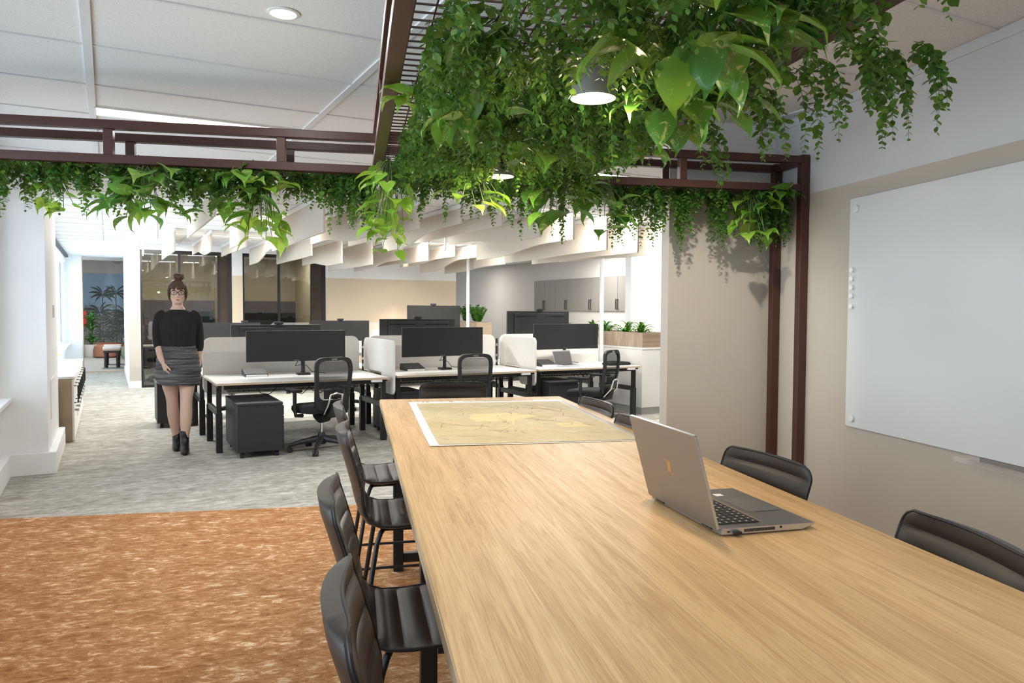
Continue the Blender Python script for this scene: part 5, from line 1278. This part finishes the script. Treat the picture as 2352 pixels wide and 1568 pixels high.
for cx, cy, a, lab in ((-.026, .128, .10, 0), (.050, -.13, -.06, 1)):
    m = MB(); rg = []
    for z, ox, oy, rx, ry in ((.0, 0, -.05, .036, .115), (.02, 0, -.055, .042, .122), (.045, 0, -.05, .041, .115), (.075, 0, -.025, .039, .085), (.11, 0, .0, .040, .055), (.16, 0, .01, .041, .050), (.215, -.004, .012, .045, .052), (.222, -.004, .012, .040, .046)):
        rg.append(el(cx+ox, cy+oy, z, rx, ry, 18))
    m.loft(rg); bt = m.build('boot', M_boot, wm, 'all')
    m = MB(); m.loft([el(cx, cy+.035, 0, .028, .028), el(cx, cy+.035, .03, .034, .034)]); m.build('heel', M_boot, bt, True)
# hair: cap, fringe, side locks, bun
h = MB()
h.loft([el(0, hc+.045, 1.55, .066, .060), el(0, hc+.030, 1.585, .084, .080), el(0, hc+.020, 1.63, .089, .092), el(0, hc+.012, 1.67, .083, .092), el(0, hc+.012, 1.705, .060, .070), el(0, hc+.014, 1.726, .03, .035)])
for i in range(9):
    u = -1+2*i/8; x = u*.062
    if abs(u+.25) < .12: continue
    limb(h, [(x*.5, hc-.05, 1.70), (x*.85, hc-.092+.03*u*u, 1.66), (x, hc-.098+.036*u*u, 1.618+.006*u*u)], [.016, .014, .006], 8)
for sx in (-1, 1): limb(h, [(sx*.066, hc-.030, 1.66), (sx*.078, hc-.030, 1.60), (sx*.077, hc-.015, 1.545), (sx*.068, hc-.008, 1.51)], [.020, .016, .011, .004], 8)
h.ell((.012, hc+.02, 1.748), .050, .048, .036)
for i in range(7):
    a = i*.9; limb(h, [(.012+.042*math.cos(a), hc+.02+.042*math.sin(a), 1.735), (.012+.036*math.cos(a+.8), hc+.02+.036*math.sin(a+.8), 1.765), (.012+.012*math.cos(a+1.6), hc+.02+.012*math.sin(a+1.6), 1.782)], [.014, .015, .008], 7)
ho = h.build('hair', M_hair, wm, 'all'); rm = ho.modifiers.new('remesh', 'REMESH'); rm.mode = 'VOXEL'; rm.voxel_size = .0045; rm.use_smooth_shade = True
g = MB()
for sx in (-1, 1):
    g.tube([(sx*.034+.027*math.cos(a), hc-.104+.012*abs(math.cos(a))*(1 if math.cos(a)*sx > 0 else 0), 1.590+.020*math.sin(a)) for a in np.linspace(0, 2*PI, 20, endpoint=False)], .0026, 6, closed=True)
    g.tube([(sx*.061, hc-.093, 1.598), (sx*.076, hc-.05, 1.597), (sx*.078, hc+.01, 1.592)], .0022, 6)
g.tube([(-.008, hc-.104, 1.594), (0, hc-.107, 1.597), (.008, hc-.104, 1.594)], .0024, 6)
gl = g.build('glasses', M_black, wm, True)
for sx in (-1, 1):
    m = MB(); m.ell((sx*.032, hc-.082, 1.590), .0135, .010, .0075); m.build('eye', M_eye, wm, True)
    m = MB(); m.ell((sx*.032, hc-.0905, 1.590), .0055, .003, .0058); m.build('iris', M_iris, wm, True)
    m = MB(); limb(m, [(sx*.018, hc-.088, 1.610), (sx*.034, hc-.086, 1.615), (sx*.050, hc-.074, 1.610)], [.003, .0035, .002], 6); m.build('eyebrow', M_hair, wm, True)
m = MB(); limb(m, [(-.024, hc-.074, 1.521), (-.010, hc-.084, 1.5225), (0, hc-.085, 1.5215), (.010, hc-.084, 1.5225), (.024, hc-.074, 1.521)], [.002, .0042, .0042, .0042, .002], 8); limb(m, [(-.019, hc-.074, 1.517), (0, hc-.083, 1.514), (.019, hc-.074, 1.517)], [.002, .005, .002], 8); m.build('lips', M_lip, wm, True)
